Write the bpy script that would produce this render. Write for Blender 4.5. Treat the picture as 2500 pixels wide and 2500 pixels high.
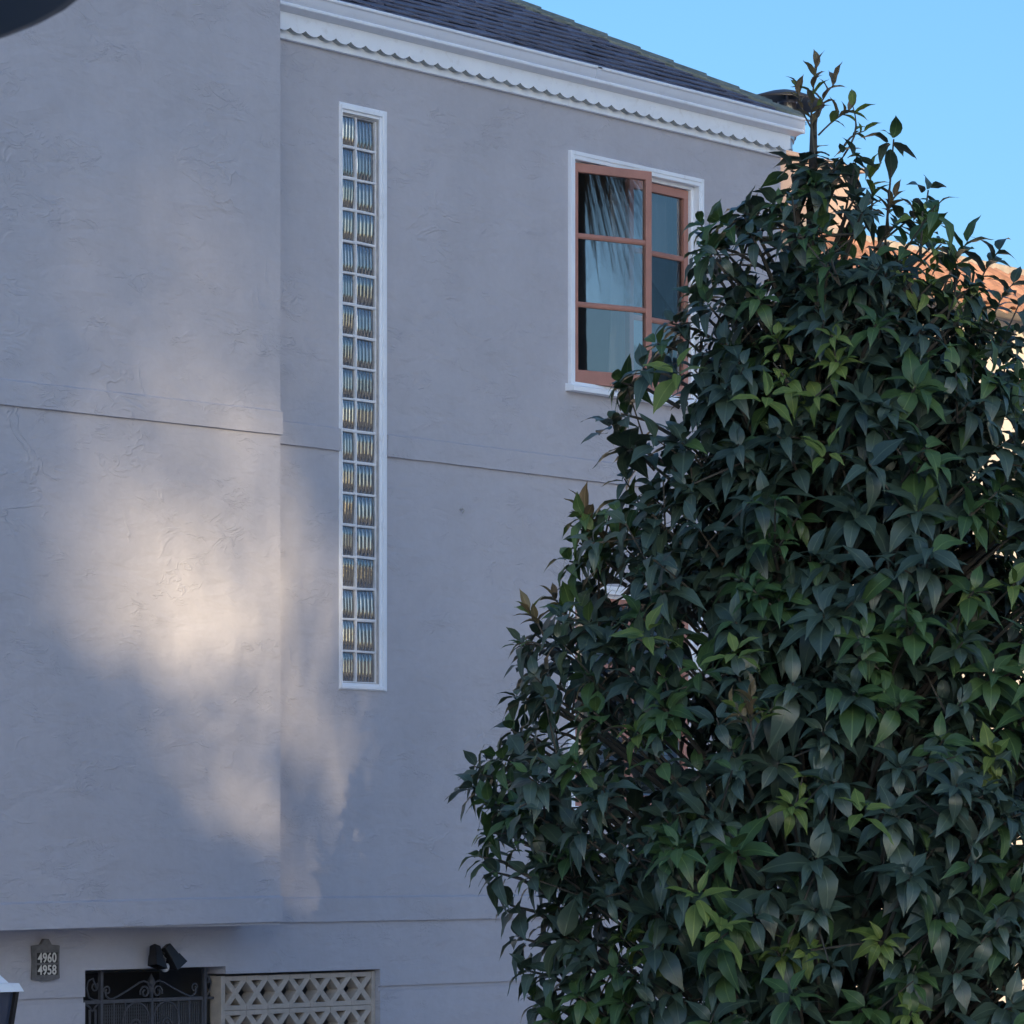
import bpy, math, random
from mathutils import Vector, Matrix, noise as mnoise
random.seed(7)
R = math.radians
for o in list(bpy.data.objects):
    bpy.data.objects.remove(o)
scene = bpy.context.scene
COL = scene.collection

# ------------------------------------------------------------------ camera
# World frame: x runs along the street facade (to the right), y goes into the house, z is up, metres.
TH = math.atan(10000.0 / 7898.0)
CAM = Vector((-20.10, -17.146, 3.2))
cd = bpy.data.cameras.new('camera')
cd.sensor_width = 36.0
cd.lens = 144.0
cd.shift_y = 0.34
cd.clip_end = 3000.0
cd.dof.use_dof = True
cd.dof.focus_distance = 25.5
cd.dof.aperture_fstop = 48.0
cam = bpy.data.objects.new('camera', cd)
COL.objects.link(cam)
cam.location = CAM
cam.rotation_euler = (R(90), 0, -TH)
scene.camera = cam

# ------------------------------------------------------------------ sky and sun
SUN_EL, SUN_AZ = R(10.0), R(40.0)          # low sun behind the viewer, 40 degrees off the facade's normal
sun_dir = Vector((-math.sin(SUN_AZ) * math.cos(SUN_EL), -math.cos(SUN_AZ) * math.cos(SUN_EL), math.sin(SUN_EL)))
world = bpy.data.worlds.new('World')
scene.world = world
world.use_nodes = True
wn = world.node_tree.nodes
sky = wn.new('ShaderNodeTexSky')
sky.sky_type = 'NISHITA'
sky.sun_disc = False
sky.sun_elevation = SUN_EL
sky.sun_rotation = math.atan2(sun_dir.x, sun_dir.y)
sky.altitude = 50
sky.air_density = 1.0
sky.dust_density = 2.0
sky.ozone_density = 4.8
wn['Background'].inputs['Strength'].default_value = 0.15
world.node_tree.links.new(sky.outputs[0], wn['Background'].inputs['Color'])
sl = bpy.data.lights.new('sun', 'SUN')
sl.energy = 3.8
sl.angle = R(0.6)
sl.color = (1.0, 0.76, 0.46)
sun = bpy.data.objects.new('sun', sl)
COL.objects.link(sun)
sun.rotation_euler = sun_dir.to_track_quat('Z', 'Y').to_euler()
sun.location = (-30, -40, 40)
vs = scene.view_settings
vs.view_transform = 'Standard'
vs.look = 'None'
vs.gamma = 1.0
vs.exposure = 0.80
scene.render.engine = 'CYCLES'
scene.cycles.max_bounces = 5
scene.cycles.diffuse_bounces = 3
scene.cycles.glossy_bounces = 2
scene.cycles.transmission_bounces = 2
scene.cycles.transparent_max_bounces = 6
scene.cycles.caustics_reflective = False
scene.cycles.caustics_refractive = False

# ------------------------------------------------------------------ materials
def new_mat(name):
    m = bpy.data.materials.new(name)
    m.use_nodes = True
    return m, m.node_tree.nodes, m.node_tree.links, m.node_tree.nodes['Principled BSDF']

def plain(name, col, rough=0.6, spec=0.5, metal=0.0, var=0.08, scale=6.0, bump=0.0, bscale=60.0, dirt=None, per_object=0.0):
    """solid paint-like material with mild colour variation, optional fine bump and blotchy wear"""
    m, n, l, b = new_mat(name)
    b.inputs['Roughness'].default_value = rough
    b.inputs['Specular IOR Level'].default_value = spec
    b.inputs['Metallic'].default_value = metal
    tc = n.new('ShaderNodeTexCoord')
    nz = n.new('ShaderNodeTexNoise')
    nz.inputs['Scale'].default_value = scale
    nz.inputs['Detail'].default_value = 6
    l.new(tc.outputs['Object'], nz.inputs['Vector'])
    mr = n.new('ShaderNodeMapRange')
    mr.inputs['To Min'].default_value = 1 - var
    mr.inputs['To Max'].default_value = 1 + var
    mr.inputs['From Min'].default_value = 0.3
    mr.inputs['From Max'].default_value = 0.7
    l.new(nz.outputs['Fac'], mr.inputs['Value'])
    val = mr.outputs[0]
    if per_object:
        oi = n.new('ShaderNodeObjectInfo')
        m2 = n.new('ShaderNodeMapRange')
        m2.inputs['To Min'].default_value = 1 - per_object
        m2.inputs['To Max'].default_value = 1 + per_object
        l.new(oi.outputs['Random'], m2.inputs['Value'])
        mm = n.new('ShaderNodeMath'); mm.operation = 'MULTIPLY'
        l.new(val, mm.inputs[0]); l.new(m2.outputs[0], mm.inputs[1])
        val = mm.outputs[0]
    mul = n.new('ShaderNodeVectorMath'); mul.operation = 'SCALE'
    mul.inputs[0].default_value = col
    l.new(val, mul.inputs['Scale'])
    out = mul.outputs[0]
    if dirt:
        nd = n.new('ShaderNodeTexNoise')
        nd.inputs['Scale'].default_value = scale * 2.3
        nd.inputs['Detail'].default_value = 8
        nd.inputs['Roughness'].default_value = 0.7
        l.new(tc.outputs['Object'], nd.inputs['Vector'])
        rm = n.new('ShaderNodeMapRange')
        rm.inputs['From Min'].default_value = 0.55
        rm.inputs['From Max'].default_value = 0.75
        rm.inputs['To Max'].default_value = dirt[1]
        l.new(nd.outputs['Fac'], rm.inputs['Value'])
        mx = n.new('ShaderNodeMix'); mx.data_type = 'RGBA'
        l.new(rm.outputs[0], mx.inputs['Factor'])
        l.new(out, mx.inputs['A'])
        mx.inputs['B'].default_value = (*dirt[0], 1)
        out = mx.outputs['Result']
    l.new(out, b.inputs['Base Color'])
    if bump:
        nb = n.new('ShaderNodeTexNoise')
        nb.inputs['Scale'].default_value = bscale
        nb.inputs['Detail'].default_value = 5
        l.new(tc.outputs['Object'], nb.inputs['Vector'])
        bp = n.new('ShaderNodeBump')
        bp.inputs['Strength'].default_value = 1.0
        bp.inputs['Distance'].default_value = bump
        l.new(nb.outputs['Fac'], bp.inputs['Height'])
        l.new(bp.outputs[0], b.inputs['Normal'])
    return m

def stucco(name, col, k=1.0):
    """hand-trowelled painted stucco: broad undulation, sparse trowel ridges and fine grain"""
    m, n, l, b = new_mat(name)
    b.inputs['Roughness'].default_value = 0.72
    b.inputs['Specular IOR Level'].default_value = 0.3
    tc = n.new('ShaderNodeTexCoord')
    def noise(scale, detail=4, rough=0.5, typ='FBM', dist=0.0, vec=None):
        t = n.new('ShaderNodeTexNoise')
        t.noise_type = typ
        t.inputs['Scale'].default_value = scale
        t.inputs['Detail'].default_value = detail
        t.inputs['Roughness'].default_value = rough
        t.inputs['Distortion'].default_value = dist
        l.new(vec or tc.outputs['Object'], t.inputs['Vector'])
        return t.outputs['Fac']
    def math_(op, a, bb):
        x = n.new('ShaderNodeMath'); x.operation = op
        for i, v in enumerate((a, bb)):
            if isinstance(v, (int, float)): x.inputs[i].default_value = v
            else: l.new(v, x.inputs[i])
        return x.outputs[0]
    def rng(v, a, c, o0=0.0, o1=1.0, smooth=True):
        x = n.new('ShaderNodeMapRange')
        if smooth: x.interpolation_type = 'SMOOTHSTEP'
        x.inputs['From Min'].default_value = a; x.inputs['From Max'].default_value = c
        x.inputs['To Min'].default_value = o0; x.inputs['To Max'].default_value = o1
        l.new(v, x.inputs['Value'])
        return x.outputs[0]
    # sparse short trowel ridges: thin iso-lines of a distorted noise, only where a mask allows
    mp = n.new('ShaderNodeMapping'); mp.inputs['Scale'].default_value = (1.0, 1.0, 1.7)
    mp.inputs['Rotation'].default_value = (0, R(24), 0)
    l.new(tc.outputs['Object'], mp.inputs['Vector'])
    a = noise(2.6, 3, 0.55, dist=0.8, vec=mp.outputs[0])
    d = math_('ABSOLUTE', math_('SUBTRACT', a, 0.5), 0)
    ridge = rng(d, 0.0, 0.042, 1.0, 0.0)
    mask = rng(noise(1.7, 3, 0.6), 0.54, 0.66)
    mp2 = n.new('ShaderNodeMapping'); mp2.inputs['Location'].default_value = (3.1, 8.2, 5.5)
    mp2.inputs['Scale'].default_value = (1.0, 1.0, 2.2); mp2.inputs['Rotation'].default_value = (0, R(-35), 0)
    l.new(tc.outputs['Object'], mp2.inputs['Vector'])
    a2 = noise(5.5, 3, 0.6, dist=1.0, vec=mp2.outputs[0])
    ridge2 = rng(math_('ABSOLUTE', math_('SUBTRACT', a2, 0.52), 0), 0.0, 0.05, 1.0, 0.0)
    mask2 = rng(noise(2.1, 2, 0.6, vec=mp2.outputs[0]), 0.52, 0.64)
    h = math_('MULTIPLY', noise(1.9, 4, 0.5), 0.028)
    h = math_('ADD', h, math_('MULTIPLY', noise(6.0, 4, 0.55), 0.0045))
    def strokes(rot, loc, sc):
        q = n.new('ShaderNodeMapping'); q.inputs['Location'].default_value = loc
        q.inputs['Rotation'].default_value = (0, R(rot), 0); q.inputs['Scale'].default_value = (1.0, 1.0, 2.6)
        l.new(tc.outputs['Object'], q.inputs['Vector'])
        return noise(sc, 3, 0.55, dist=0.5, vec=q.outputs[0])
    h = math_('ADD', h, math_('MULTIPLY', strokes(32, (2, 5, 1), 2.4), 0.019))
    h = math_('ADD', h, math_('MULTIPLY', strokes(-48, (7, 1, 4), 3.0), 0.010))
    h = math_('ADD', h, math_('MULTIPLY', math_('MULTIPLY', ridge, mask), 0.0034))
    h = math_('ADD', h, math_('MULTIPLY', math_('MULTIPLY', ridge2, mask2), 0.0024))
    h = math_('ADD', h, math_('MULTIPLY', noise(90.0, 3, 0.6), 0.0006))
    bp = n.new('ShaderNodeBump')
    bp.inputs['Strength'].default_value = 1.0
    bp.inputs['Distance'].default_value = k
    l.new(h, bp.inputs['Height'])
    l.new(bp.outputs[0], b.inputs['Normal'])
    # paint: faint cloudy unevenness, faint vertical weather streaks
    mps = n.new('ShaderNodeMapping'); mps.inputs['Scale'].default_value = (2.2, 2.2, 0.5)
    l.new(tc.outputs['Object'], mps.inputs['Vector'])
    v = math_('ADD', rng(noise(1.1, 5, 0.6), 0.3, 0.7, -0.05, 0.05, False), rng(noise(1.6, 5, 0.65, vec=mps.outputs[0]), 0.3, 0.7, -0.025, 0.025, False))
    v = math_('ADD', v, rng(noise(14.0, 5, 0.7), 0.3, 0.7, -0.03, 0.03, False))
    v = math_('ADD', v, 1.0)
    mul = n.new('ShaderNodeVectorMath'); mul.operation = 'SCALE'
    mul.inputs[0].default_value = col
    l.new(v, mul.inputs['Scale'])
    l.new(mul.outputs[0], b.inputs['Base Color'])
    return m

def glass_pane(name, ior=1.6, tint=(0.9, 0.95, 1.0)):
    m, n, l, b = new_mat(name)
    n.remove(b)
    out = n['Material Output']
    fr = n.new('ShaderNodeFresnel'); fr.inputs['IOR'].default_value = ior
    tr = n.new('ShaderNodeBsdfTransparent'); tr.inputs['Color'].default_value = (*tint, 1)
    gl = n.new('ShaderNodeBsdfGlossy'); gl.inputs['Roughness'].default_value = 0.01
    gl.inputs['Color'].default_value = (1, 1, 1, 1)
    mx = n.new('ShaderNodeMixShader')
    l.new(fr.outputs[0], mx.inputs[0]); l.new(tr.outputs[0], mx.inputs[1]); l.new(gl.outputs[0], mx.inputs[2])
    l.new(mx.outputs[0], out.inputs['Surface'])
    tc = n.new('ShaderNodeTexCoord')
    nz = n.new('ShaderNodeTexNoise'); nz.inputs['Scale'].default_value = 3.0
    l.new(tc.outputs['Object'], nz.inputs['Vector'])
    bp = n.new('ShaderNodeBump'); bp.inputs['Strength'].default_value = 1.0; bp.inputs['Distance'].default_value = 0.00004
    l.new(nz.outputs['Fac'], bp.inputs['Height'])
    l.new(bp.outputs[0], gl.inputs['Normal'])
    return m

def leaf_mat(name, c0, c1, rough=0.36, trans=0.12, spec=0.5):
    """leaf with per-leaf tone, lighter midrib and faint side veins"""
    m, n, l, b = new_mat(name)
    b.inputs['Roughness'].default_value = rough
    b.inputs['Specular IOR Level'].default_value = spec
    at = n.new('ShaderNodeAttribute'); at.attribute_name = 'tone'
    oi = n.new('ShaderNodeObjectInfo')
    ad = n.new('ShaderNodeMath'); ad.operation = 'ADD'
    l.new(at.outputs['Fac'], ad.inputs[0]); l.new(oi.outputs['Random'], ad.inputs[1])
    fr = n.new('ShaderNodeMath'); fr.operation = 'FRACT'
    l.new(ad.outputs[0], fr.inputs[0])
    mx = n.new('ShaderNodeMix'); mx.data_type = 'RGBA'
    mx.inputs['A'].default_value = (*c0, 1); mx.inputs['B'].default_value = (*c1, 1)
    l.new(fr.outputs[0], mx.inputs['Factor'])
    uv = n.new('ShaderNodeUVMap'); uv.uv_map = 'leaf'
    sp = n.new('ShaderNodeSeparateXYZ'); l.new(uv.outputs[0], sp.inputs[0])
    c = n.new('ShaderNodeMath'); c.operation = 'SUBTRACT'; l.new(sp.outputs[0], c.inputs[0]); c.inputs[1].default_value = 0.5
    a = n.new('ShaderNodeMath'); a.operation = 'ABSOLUTE'; l.new(c.outputs[0], a.inputs[0])
    rib = n.new('ShaderNodeMapRange'); rib.interpolation_type = 'SMOOTHSTEP'
    rib.inputs['From Min'].default_value = 0.0; rib.inputs['From Max'].default_value = 0.05
    rib.inputs['To Min'].default_value = 0.45; rib.inputs['To Max'].default_value = 0.0
    l.new(a.outputs[0], rib.inputs['Value'])
    vv = n.new('ShaderNodeMath'); vv.operation = 'MULTIPLY_ADD'      # v*9 - |u|*5
    l.new(sp.outputs[1], vv.inputs[0]); vv.inputs[1].default_value = 8.0
    am = n.new('ShaderNodeMath'); am.operation = 'MULTIPLY'; l.new(a.outputs[0], am.inputs[0]); am.inputs[1].default_value = -5.0
    l.new(am.outputs[0], vv.inputs[2])
    fv = n.new('ShaderNodeMath'); fv.operation = 'FRACT'; l.new(vv.outputs[0], fv.inputs[0])
    vein = n.new('ShaderNodeMapRange'); vein.inputs['From Max'].default_value = 0.14
    vein.inputs['To Min'].default_value = 0.12; vein.inputs['To Max'].default_value = 0.0
    l.new(fv.outputs[0], vein.inputs['Value'])
    ma = n.new('ShaderNodeMath'); ma.operation = 'MAXIMUM'
    l.new(rib.outputs[0], ma.inputs[0]); l.new(vein.outputs[0], ma.inputs[1])
    m2 = n.new('ShaderNodeMix'); m2.data_type = 'RGBA'
    l.new(ma.outputs[0], m2.inputs['Factor']); l.new(mx.outputs['Result'], m2.inputs['A'])
    m2.inputs['B'].default_value = (min(1, c1[0] * 2.2 + .03), min(1, c1[1] * 1.9 + .03), min(1, c1[2] * 1.9 + .02), 1)
    l.new(m2.outputs['Result'], b.inputs['Base Color'])
    bp = n.new('ShaderNodeBump'); bp.inputs['Strength'].default_value = 0.5; bp.inputs['Distance'].default_value = 0.003
    bp.invert = True
    l.new(ma.outputs[0], bp.inputs['Height']); l.new(bp.outputs[0], b.inputs['Normal'])
    if trans:
        tl = n.new('ShaderNodeBsdfTranslucent')
        l.new(m2.outputs['Result'], tl.inputs['Color'])
        ms = n.new('ShaderNodeMixShader'); ms.inputs[0].default_value = trans
        l.new(b.outputs[0], ms.inputs[1]); l.new(tl.outputs[0], ms.inputs[2])
        l.new(ms.outputs[0], n['Material Output'].inputs['Surface'])
    return m

M = {}
M['wall'] = stucco('stucco_wall', (0.465, 0.468, 0.52))
M['white'] = plain('white_paint', (0.86, 0.92, 1.0), 0.45, var=0.04, scale=5, bump=0.0012, bscale=30, dirt=((0.45, 0.44, 0.42), 0.35))
M['shaded_edge'] = plain('shaded_board_edge', (0.36, 0.40, 0.40), 0.9, var=0.3, scale=12)  # darker greenish tone paints in the shade under the scallops
M['mortar'] = plain('white_mortar', (0.78, 0.81, 0.86), 0.8, var=0.08, scale=18, bump=0.003, bscale=40, dirt=((0.42, 0.42, 0.42), 0.5))
M['jamb'] = plain('weathered_jamb', (0.46, 0.46, 0.47), 0.8, var=0.2, scale=14, bump=0.004, bscale=30, dirt=((0.2, 0.2, 0.2), 0.7))
M['gutter'] = plain('gutter_enamel', (0.66, 0.71, 0.80), 0.32, var=0.03, scale=3, dirt=((0.5, 0.5, 0.52), 0.35))
M['salmon'] = plain('salmon_paint', (0.42, 0.205, 0.165), 0.5, var=0.1, scale=6, bump=0.001, bscale=50, dirt=((0.42, 0.27, 0.22), 0.4))
M['slate'] = plain('roof_shingle', (0.15, 0.16, 0.22), 0.75, var=0.16, scale=30, bump=0.004, bscale=90, per_object=0.16)
M['ridge_fringe'] = plain('green_fringe_ridge', (0.20, 0.225, 0.195), 0.85, var=0.25, scale=14, bump=0.006, bscale=60, dirt=((0.09, 0.14, 0.05), 0.8))  # green tint puts a lens colour fringe into the cap colour
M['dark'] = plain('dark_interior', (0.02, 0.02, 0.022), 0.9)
M['room'] = plain('room_plaster', (0.32, 0.33, 0.35), 0.9)
M['iron'] = plain('wrought_iron', (0.065, 0.07, 0.085), 0.5, var=0.2, scale=20)
M['black'] = plain('black_enamel', (0.012, 0.012, 0.014), 0.4)
M['block'] = plain('cast_concrete', (0.46, 0.41, 0.36), 0.85, var=0.12, scale=16, bump=0.004, bscale=50, dirt=((0.26, 0.24, 0.22), 0.5), per_object=0.06)
M['plaque'] = plain('weathered_brass', (0.17, 0.17, 0.175), 0.5, var=0.2, scale=30, metal=0.3)
M['digit'] = plain('enamel_digit', (0.75, 0.74, 0.70), 0.4)
M['galv'] = plain('galvanised_steel', (0.62, 0.64, 0.67), 0.33, metal=1.0, var=0.12, scale=12)
M['capdark'] = plain('dark_sheet_metal', (0.035, 0.037, 0.045), 0.45, var=0.2, scale=8)
M['peach'] = stucco('peach_stucco', (0.56, 0.43, 0.37), 0.6)
M['cream'] = stucco('cream_stucco', (0.64, 0.59, 0.53), 0.6)
M['grey_house'] = stucco('grey_stucco', (0.36, 0.37, 0.40), 0.6)
M['pale_house'] = stucco('pale_stucco', (0.52, 0.53, 0.56), 0.6)
M['tan_house'] = stucco('tan_stucco', (0.42, 0.36, 0.29), 0.6)
M['terracotta'] = plain('terracotta', (0.42, 0.22, 0.15), 0.8, var=0.25, scale=9, bump=0.004, bscale=40, dirt=((0.42, 0.34, 0.26), 0.6), per_object=0.25)
M['beigeband'] = plain('lime_mortar', (0.42, 0.37, 0.32), 0.9, var=0.2, scale=14, bump=0.006, bscale=30, dirt=((0.2, 0.18, 0.16), 0.6))
M['asphalt'] = plain('concrete_road', (0.34, 0.345, 0.355), 0.9, var=0.2, scale=3, bump=0.004, bscale=120)
M['concrete'] = plain('pavement_concrete', (0.50, 0.505, 0.52), 0.85, var=0.12, scale=3, bump=0.003, bscale=80)
M['earth'] = plain('dry_ground', (0.20, 0.19, 0.17), 0.95, var=0.3, scale=0.4)
M['hillside'] = plain('hill_scrub', (0.05, 0.065, 0.045), 0.95, var=0.5, scale=0.08)
M['bark'] = plain('bark', (0.085, 0.07, 0.06), 0.9, var=0.3, scale=14, bump=0.01, bscale=25)
M['twig'] = plain('green_twig', (0.085, 0.075, 0.06), 0.7, var=0.2, scale=14)
M['window_dark'] = plain('dark_window_glass', (0.03, 0.035, 0.045), 0.06, spec=0.8, var=0.0)
M['sheer'] = plain('sheer_cloth', (0.70, 0.73, 0.80), 0.9, var=0.05)
M['blind'] = plain('blind_slat', (0.66, 0.74, 0.76), 0.6, var=0.03)
M['lamp_shade'] = plain('lamp_shade_cloth', (0.06, 0.06, 0.07), 0.9)
M['bulb'] = plain('clear_lens', (0.5, 0.5, 0.5), 0.08, spec=1.0, var=0.0)
M['line_paint'] = plain('road_paint', (0.7, 0.68, 0.6), 0.8)
M['pane'] = glass_pane('window_glass', 3.0)
M['lantern_pane'] = plain('lantern_glass', (0.03, 0.045, 0.085), 0.12, spec=0.7, var=0.1)
M['leaf'] = leaf_mat('leaf_mature', (0.040, 0.070, 0.050), (0.066, 0.108, 0.070), 0.42, 0.08, 0.85)
M['leaf_mid'] = leaf_mat('leaf_fresh', (0.05, 0.105, 0.04), (0.085, 0.155, 0.05), 0.38, 0.14)
M['leaf_young'] = leaf_mat('leaf_young', (0.13, 0.20, 0.045), (0.19, 0.25, 0.06), 0.42, 0.22)
M['leaf_bronze'] = leaf_mat('leaf_bronze', (0.17, 0.125, 0.075), (0.20, 0.17, 0.085), 0.42, 0.2)
M['far_leaf'] = plain('sun_mask_tree_leaf', (0.045, 0.075, 0.03), 0.6, var=0.3, scale=1.5)
M['frond'] = plain('dry_palm_frond', (0.16, 0.125, 0.075), 0.7, var=0.5, scale=2.0)

def glass_block_mat():
    m, n, l, b = new_mat('fluted_glass')
    b.inputs['Base Color'].default_value = (0.06, 0.068, 0.08, 1)
    b.inputs['Roughness'].default_value = 0.04
    b.inputs['IOR'].default_value = 3.3
    tc = n.new('ShaderNodeTexCoord')
    oi = n.new('ShaderNodeObjectInfo')
    v = n.new('ShaderNodeVectorMath'); v.operation = 'MULTIPLY_ADD'
    v.inputs[1].default_value = (37.0, 37.0, 11.0)
    l.new(tc.outputs['Object'], v.inputs[0])
    l.new(oi.outputs['Location'], v.inputs[2])
    nz = n.new('ShaderNodeTexNoise'); nz.inputs['Scale'].default_value = 1.0; nz.inputs['Detail'].default_value = 3
    l.new(v.outputs[0], nz.inputs['Vector'])
    bp = n.new('ShaderNodeBump'); bp.inputs['Strength'].default_value = 1.0; bp.inputs['Distance'].default_value = 0.0016
    l.new(nz.outputs['Fac'], bp.inputs['Height'])
    l.new(bp.outputs[0], b.inputs['Normal'])
    return m
M['glass_block'] = glass_block_mat()

# ------------------------------------------------------------------ mesh helpers
class MB:
    def __init__(s):
        s.v = []; s.f = []
    def add(s, vs, fs):
        k = len(s.v); s.v += [tuple(p) for p in vs]; s.f += [tuple(i + k for i in f) for f in fs]
        return s
    def box(s, x0, x1, y0, y1, z0, z1):
        return s.add([(x0, y0, z0), (x1, y0, z0), (x1, y1, z0), (x0, y1, z0), (x0, y0, z1), (x1, y0, z1), (x1, y1, z1), (x0, y1, z1)],
                     [(0, 3, 2, 1), (4, 5, 6, 7), (0, 1, 5, 4), (1, 2, 6, 5), (2, 3, 7, 6), (3, 0, 4, 7)])
    def prism_x(s, prof, x0, x1):
        """closed (y,z) profile, extruded along x"""
        k = len(prof)
        vs = [(x0, p[0], p[1]) for p in prof] + [(x1, p[0], p[1]) for p in prof]
        fs = [(i, (i + 1) % k, k + (i + 1) % k, k + i) for i in range(k)] + [tuple(range(k))[::-1], tuple(range(k, 2 * k))]
        return s.add(vs, fs)
    def prism_y(s, prof, y0, y1):
        """closed (x,z) profile, extruded along y (y0 is the front)"""
        k = len(prof)
        vs = [(p[0], y0, p[1]) for p in prof] + [(p[0], y1, p[1]) for p in prof]
        fs = [(i, k + i, k + (i + 1) % k, (i + 1) % k) for i in range(k)] + [tuple(range(k)), tuple(range(k, 2 * k))[::-1]]
        return s.add(vs, fs)
    def ring(s, x0, x1, z0, z1, w, y0, y1, wb=None, wt=None):
        """mitred rectangular frame in the facade plane, member width w (bottom wb, top wt)"""
        wb = w if wb is None else wb; wt = w if wt is None else wt
        o = [(x0, z0), (x1, z0), (x1, z1), (x0, z1)]; i = [(x0 + w, z0 + wb), (x1 - w, z0 + wb), (x1 - w, z1 - wt), (x0 + w, z1 - wt)]
        vs = [(p[0], y0, p[1]) for p in o + i] + [(p[0], y1, p[1]) for p in o + i]
        fs = []
        for a in range(4):
            b = (a + 1) % 4
            fs += [(a, b, 4 + b, 4 + a), (8 + a, 12 + a, 12 + b, 8 + b), (a, 8 + a, 8 + b, b), (4 + a, 4 + b, 12 + b, 12 + a)]
        return s.add(vs, fs)
    def tube(s, pts, r, n=6, caps=True):
        pts = [Vector(p) for p in pts]
        rs = r if isinstance(r, (list, tuple)) else [r] * len(pts)
        base = len(s.v)
        up = Vector((0.31, 0.17, 0.94))
        for i, p in enumerate(pts):
            t = (pts[min(i + 1, len(pts) - 1)] - pts[max(i - 1, 0)])
            t = t.normalized() if t.length > 1e-9 else Vector((0, 0, 1))
            a = t.cross(up)
            if a.length < 0.05: a = t.cross(Vector((1, 0, 0)))
            a.normalize(); b = t.cross(a)
            for k in range(n):
                q = 2 * math.pi * k / n
                s.v.append(tuple(p + (a * math.cos(q) + b * math.sin(q)) * rs[i]))
        for i in range(len(pts) - 1):
            for k in range(n):
                k2 = (k + 1) % n
                s.f.append((base + i * n + k, base + i * n + k2, base + (i + 1) * n + k2, base + (i + 1) * n + k))
        if caps:
            s.f.append(tuple(base + k for k in range(n))[::-1])
            s.f.append(tuple(base + (len(pts) - 1) * n + k for k in range(n)))
        return s
    def lathe(s, prof, n=24, c=(0, 0, 0), tilt=None):
        base = len(s.v)
        for (r, z) in prof:
            for k in range(n):
                q = 2 * math.pi * k / n
                p = Vector((r * math.cos(q), r * math.sin(q), z))
                if tilt is not None: p = tilt @ p
                s.v.append((c[0] + p.x, c[1] + p.y, c[2] + p.z))
        for i in range(len(prof) - 1):
            for k in range(n):
                k2 = (k + 1) % n
                s.f.append((base + i * n + k, base + i * n + k2, base + (i + 1) * n + k2, base + (i + 1) * n + k))
        return s
    def build(s, name, mat, parent=None, smooth=False, bevel=0.0, **tags):
        me = bpy.data.meshes.new(name)
        me.from_pydata(s.v, [], s.f)
        me.materials.append(M[mat] if isinstance(mat, str) else mat)
        if smooth: me.shade_smooth()
        me.update()
        return link(name, me, parent, bevel, **tags)

def link(name, me, parent=None, bevel=0.0, loc=None, **tags):
    o = bpy.data.objects.new(name, me)
    COL.objects.link(o)
    if parent is not None: o.parent = parent
    if loc is not None: o.location = loc
    if bevel:
        bm = o.modifiers.new('bevel', 'BEVEL'); bm.width = bevel; bm.segments = 2; bm.limit_method = 'ANGLE'
    for k, v in tags.items(): o[k] = v
    return o

def empty(name, loc, label, category, group=None, rz=0.0):
    o = bpy.data.objects.new(name, None)
    COL.objects.link(o)
    o.location = loc
    o.rotation_euler = (0, 0, rz)
    o.empty_display_size = 0.3
    o['label'] = label; o['category'] = category
    if group: o['group'] = group
    return o

def smooth_by_angle(o, a=40):
    o.data.shade_smooth()
    try: o.data.set_sharp_from_angle(angle=R(a))
    except Exception: pass

def project(p):
    f = Vector((math.sin(TH), math.cos(TH), 0)); r = Vector((math.cos(TH), -math.sin(TH), 0))
    d = Vector(p) - CAM; t = d.dot(f)
    return 1250 + 10000 * d.dot(r) / t, 2100 - 10000 * d.z / t, t

# ------------------------------------------------------------------ ground, road, hill
g = MB(); g.add([(-900, -900, -0.02), (900, -900, -0.02), (900, 900, -0.02), (-900, 900, -0.02)], [(0, 1, 2, 3)])
g.build('ground', 'earth', kind='structure')
g = MB(); g.add([(-300, -14.0, -0.012), (300, -14.0, -0.012), (300, -6.6, -0.012), (-300, -6.6, -0.012)], [(0, 1, 2, 3)])
g.build('road', 'asphalt', kind='structure')
MB().box(-300, 300, -6.6, -6.45, -0.2, 0.12).build('kerb', 'concrete', bevel=0.015, kind='structure')
MB().box(-300, 300, -14.15, -14.0, -0.2, 0.12).build('kerb', 'concrete', bevel=0.015, kind='structure')
MB().box(-300, 300, -6.45, -0.002, -0.2, 0.11).build('pavement', 'concrete', kind='structure')
MB().box(-300, 300, -22.0, -14.15, -0.2, 0.11).build('pavement', 'concrete', kind='structure')
# wooded hill across the street to the right (seen only as a reflection in the upper window)
hv, hf = [], []
NX, NY = 60, 16
for j in range(NY + 1):
    for i in range(NX + 1):
        u = i / NX; w = j / NY
        ang = R(-75 + 70 * u)
        rad = 170 + 260 * w
        env = math.sin(math.pi * min(1, w * 1.0)) ** 0.8
        prof = 52 * math.exp(-((u - 0.46) / 0.17) ** 2) + 34 * math.exp(-((u - 0.80) / 0.16) ** 2) + 26 * math.exp(-((u - 0.22) / 0.2) ** 2)
        h = env * prof + (3.5 * mnoise.noise(Vector((i * .9, j * .9, 1))) if 0 < w < 1 else 0)
        hv.append((rad * math.cos(ang), rad * math.sin(ang), max(-0.5, h) if 0 < u < 1 and 0 < w < 1 else -0.5))
for j in range(NY):
    for i in range(NX):
        a = j * (NX + 1) + i
        hf.append((a, a + 1, a + NX + 2, a + NX + 1))
MB().add(hv, hf).build('hill', 'hillside', smooth=True, kind='structure')

# ------------------------------------------------------------------ the grey stucco house
house = empty('stucco_house', (0, 0, 0), 'grey stucco house with a tall glass block window and dark hipped roof', 'house')
BAYX, CORN = -1.142, 4.80

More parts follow.
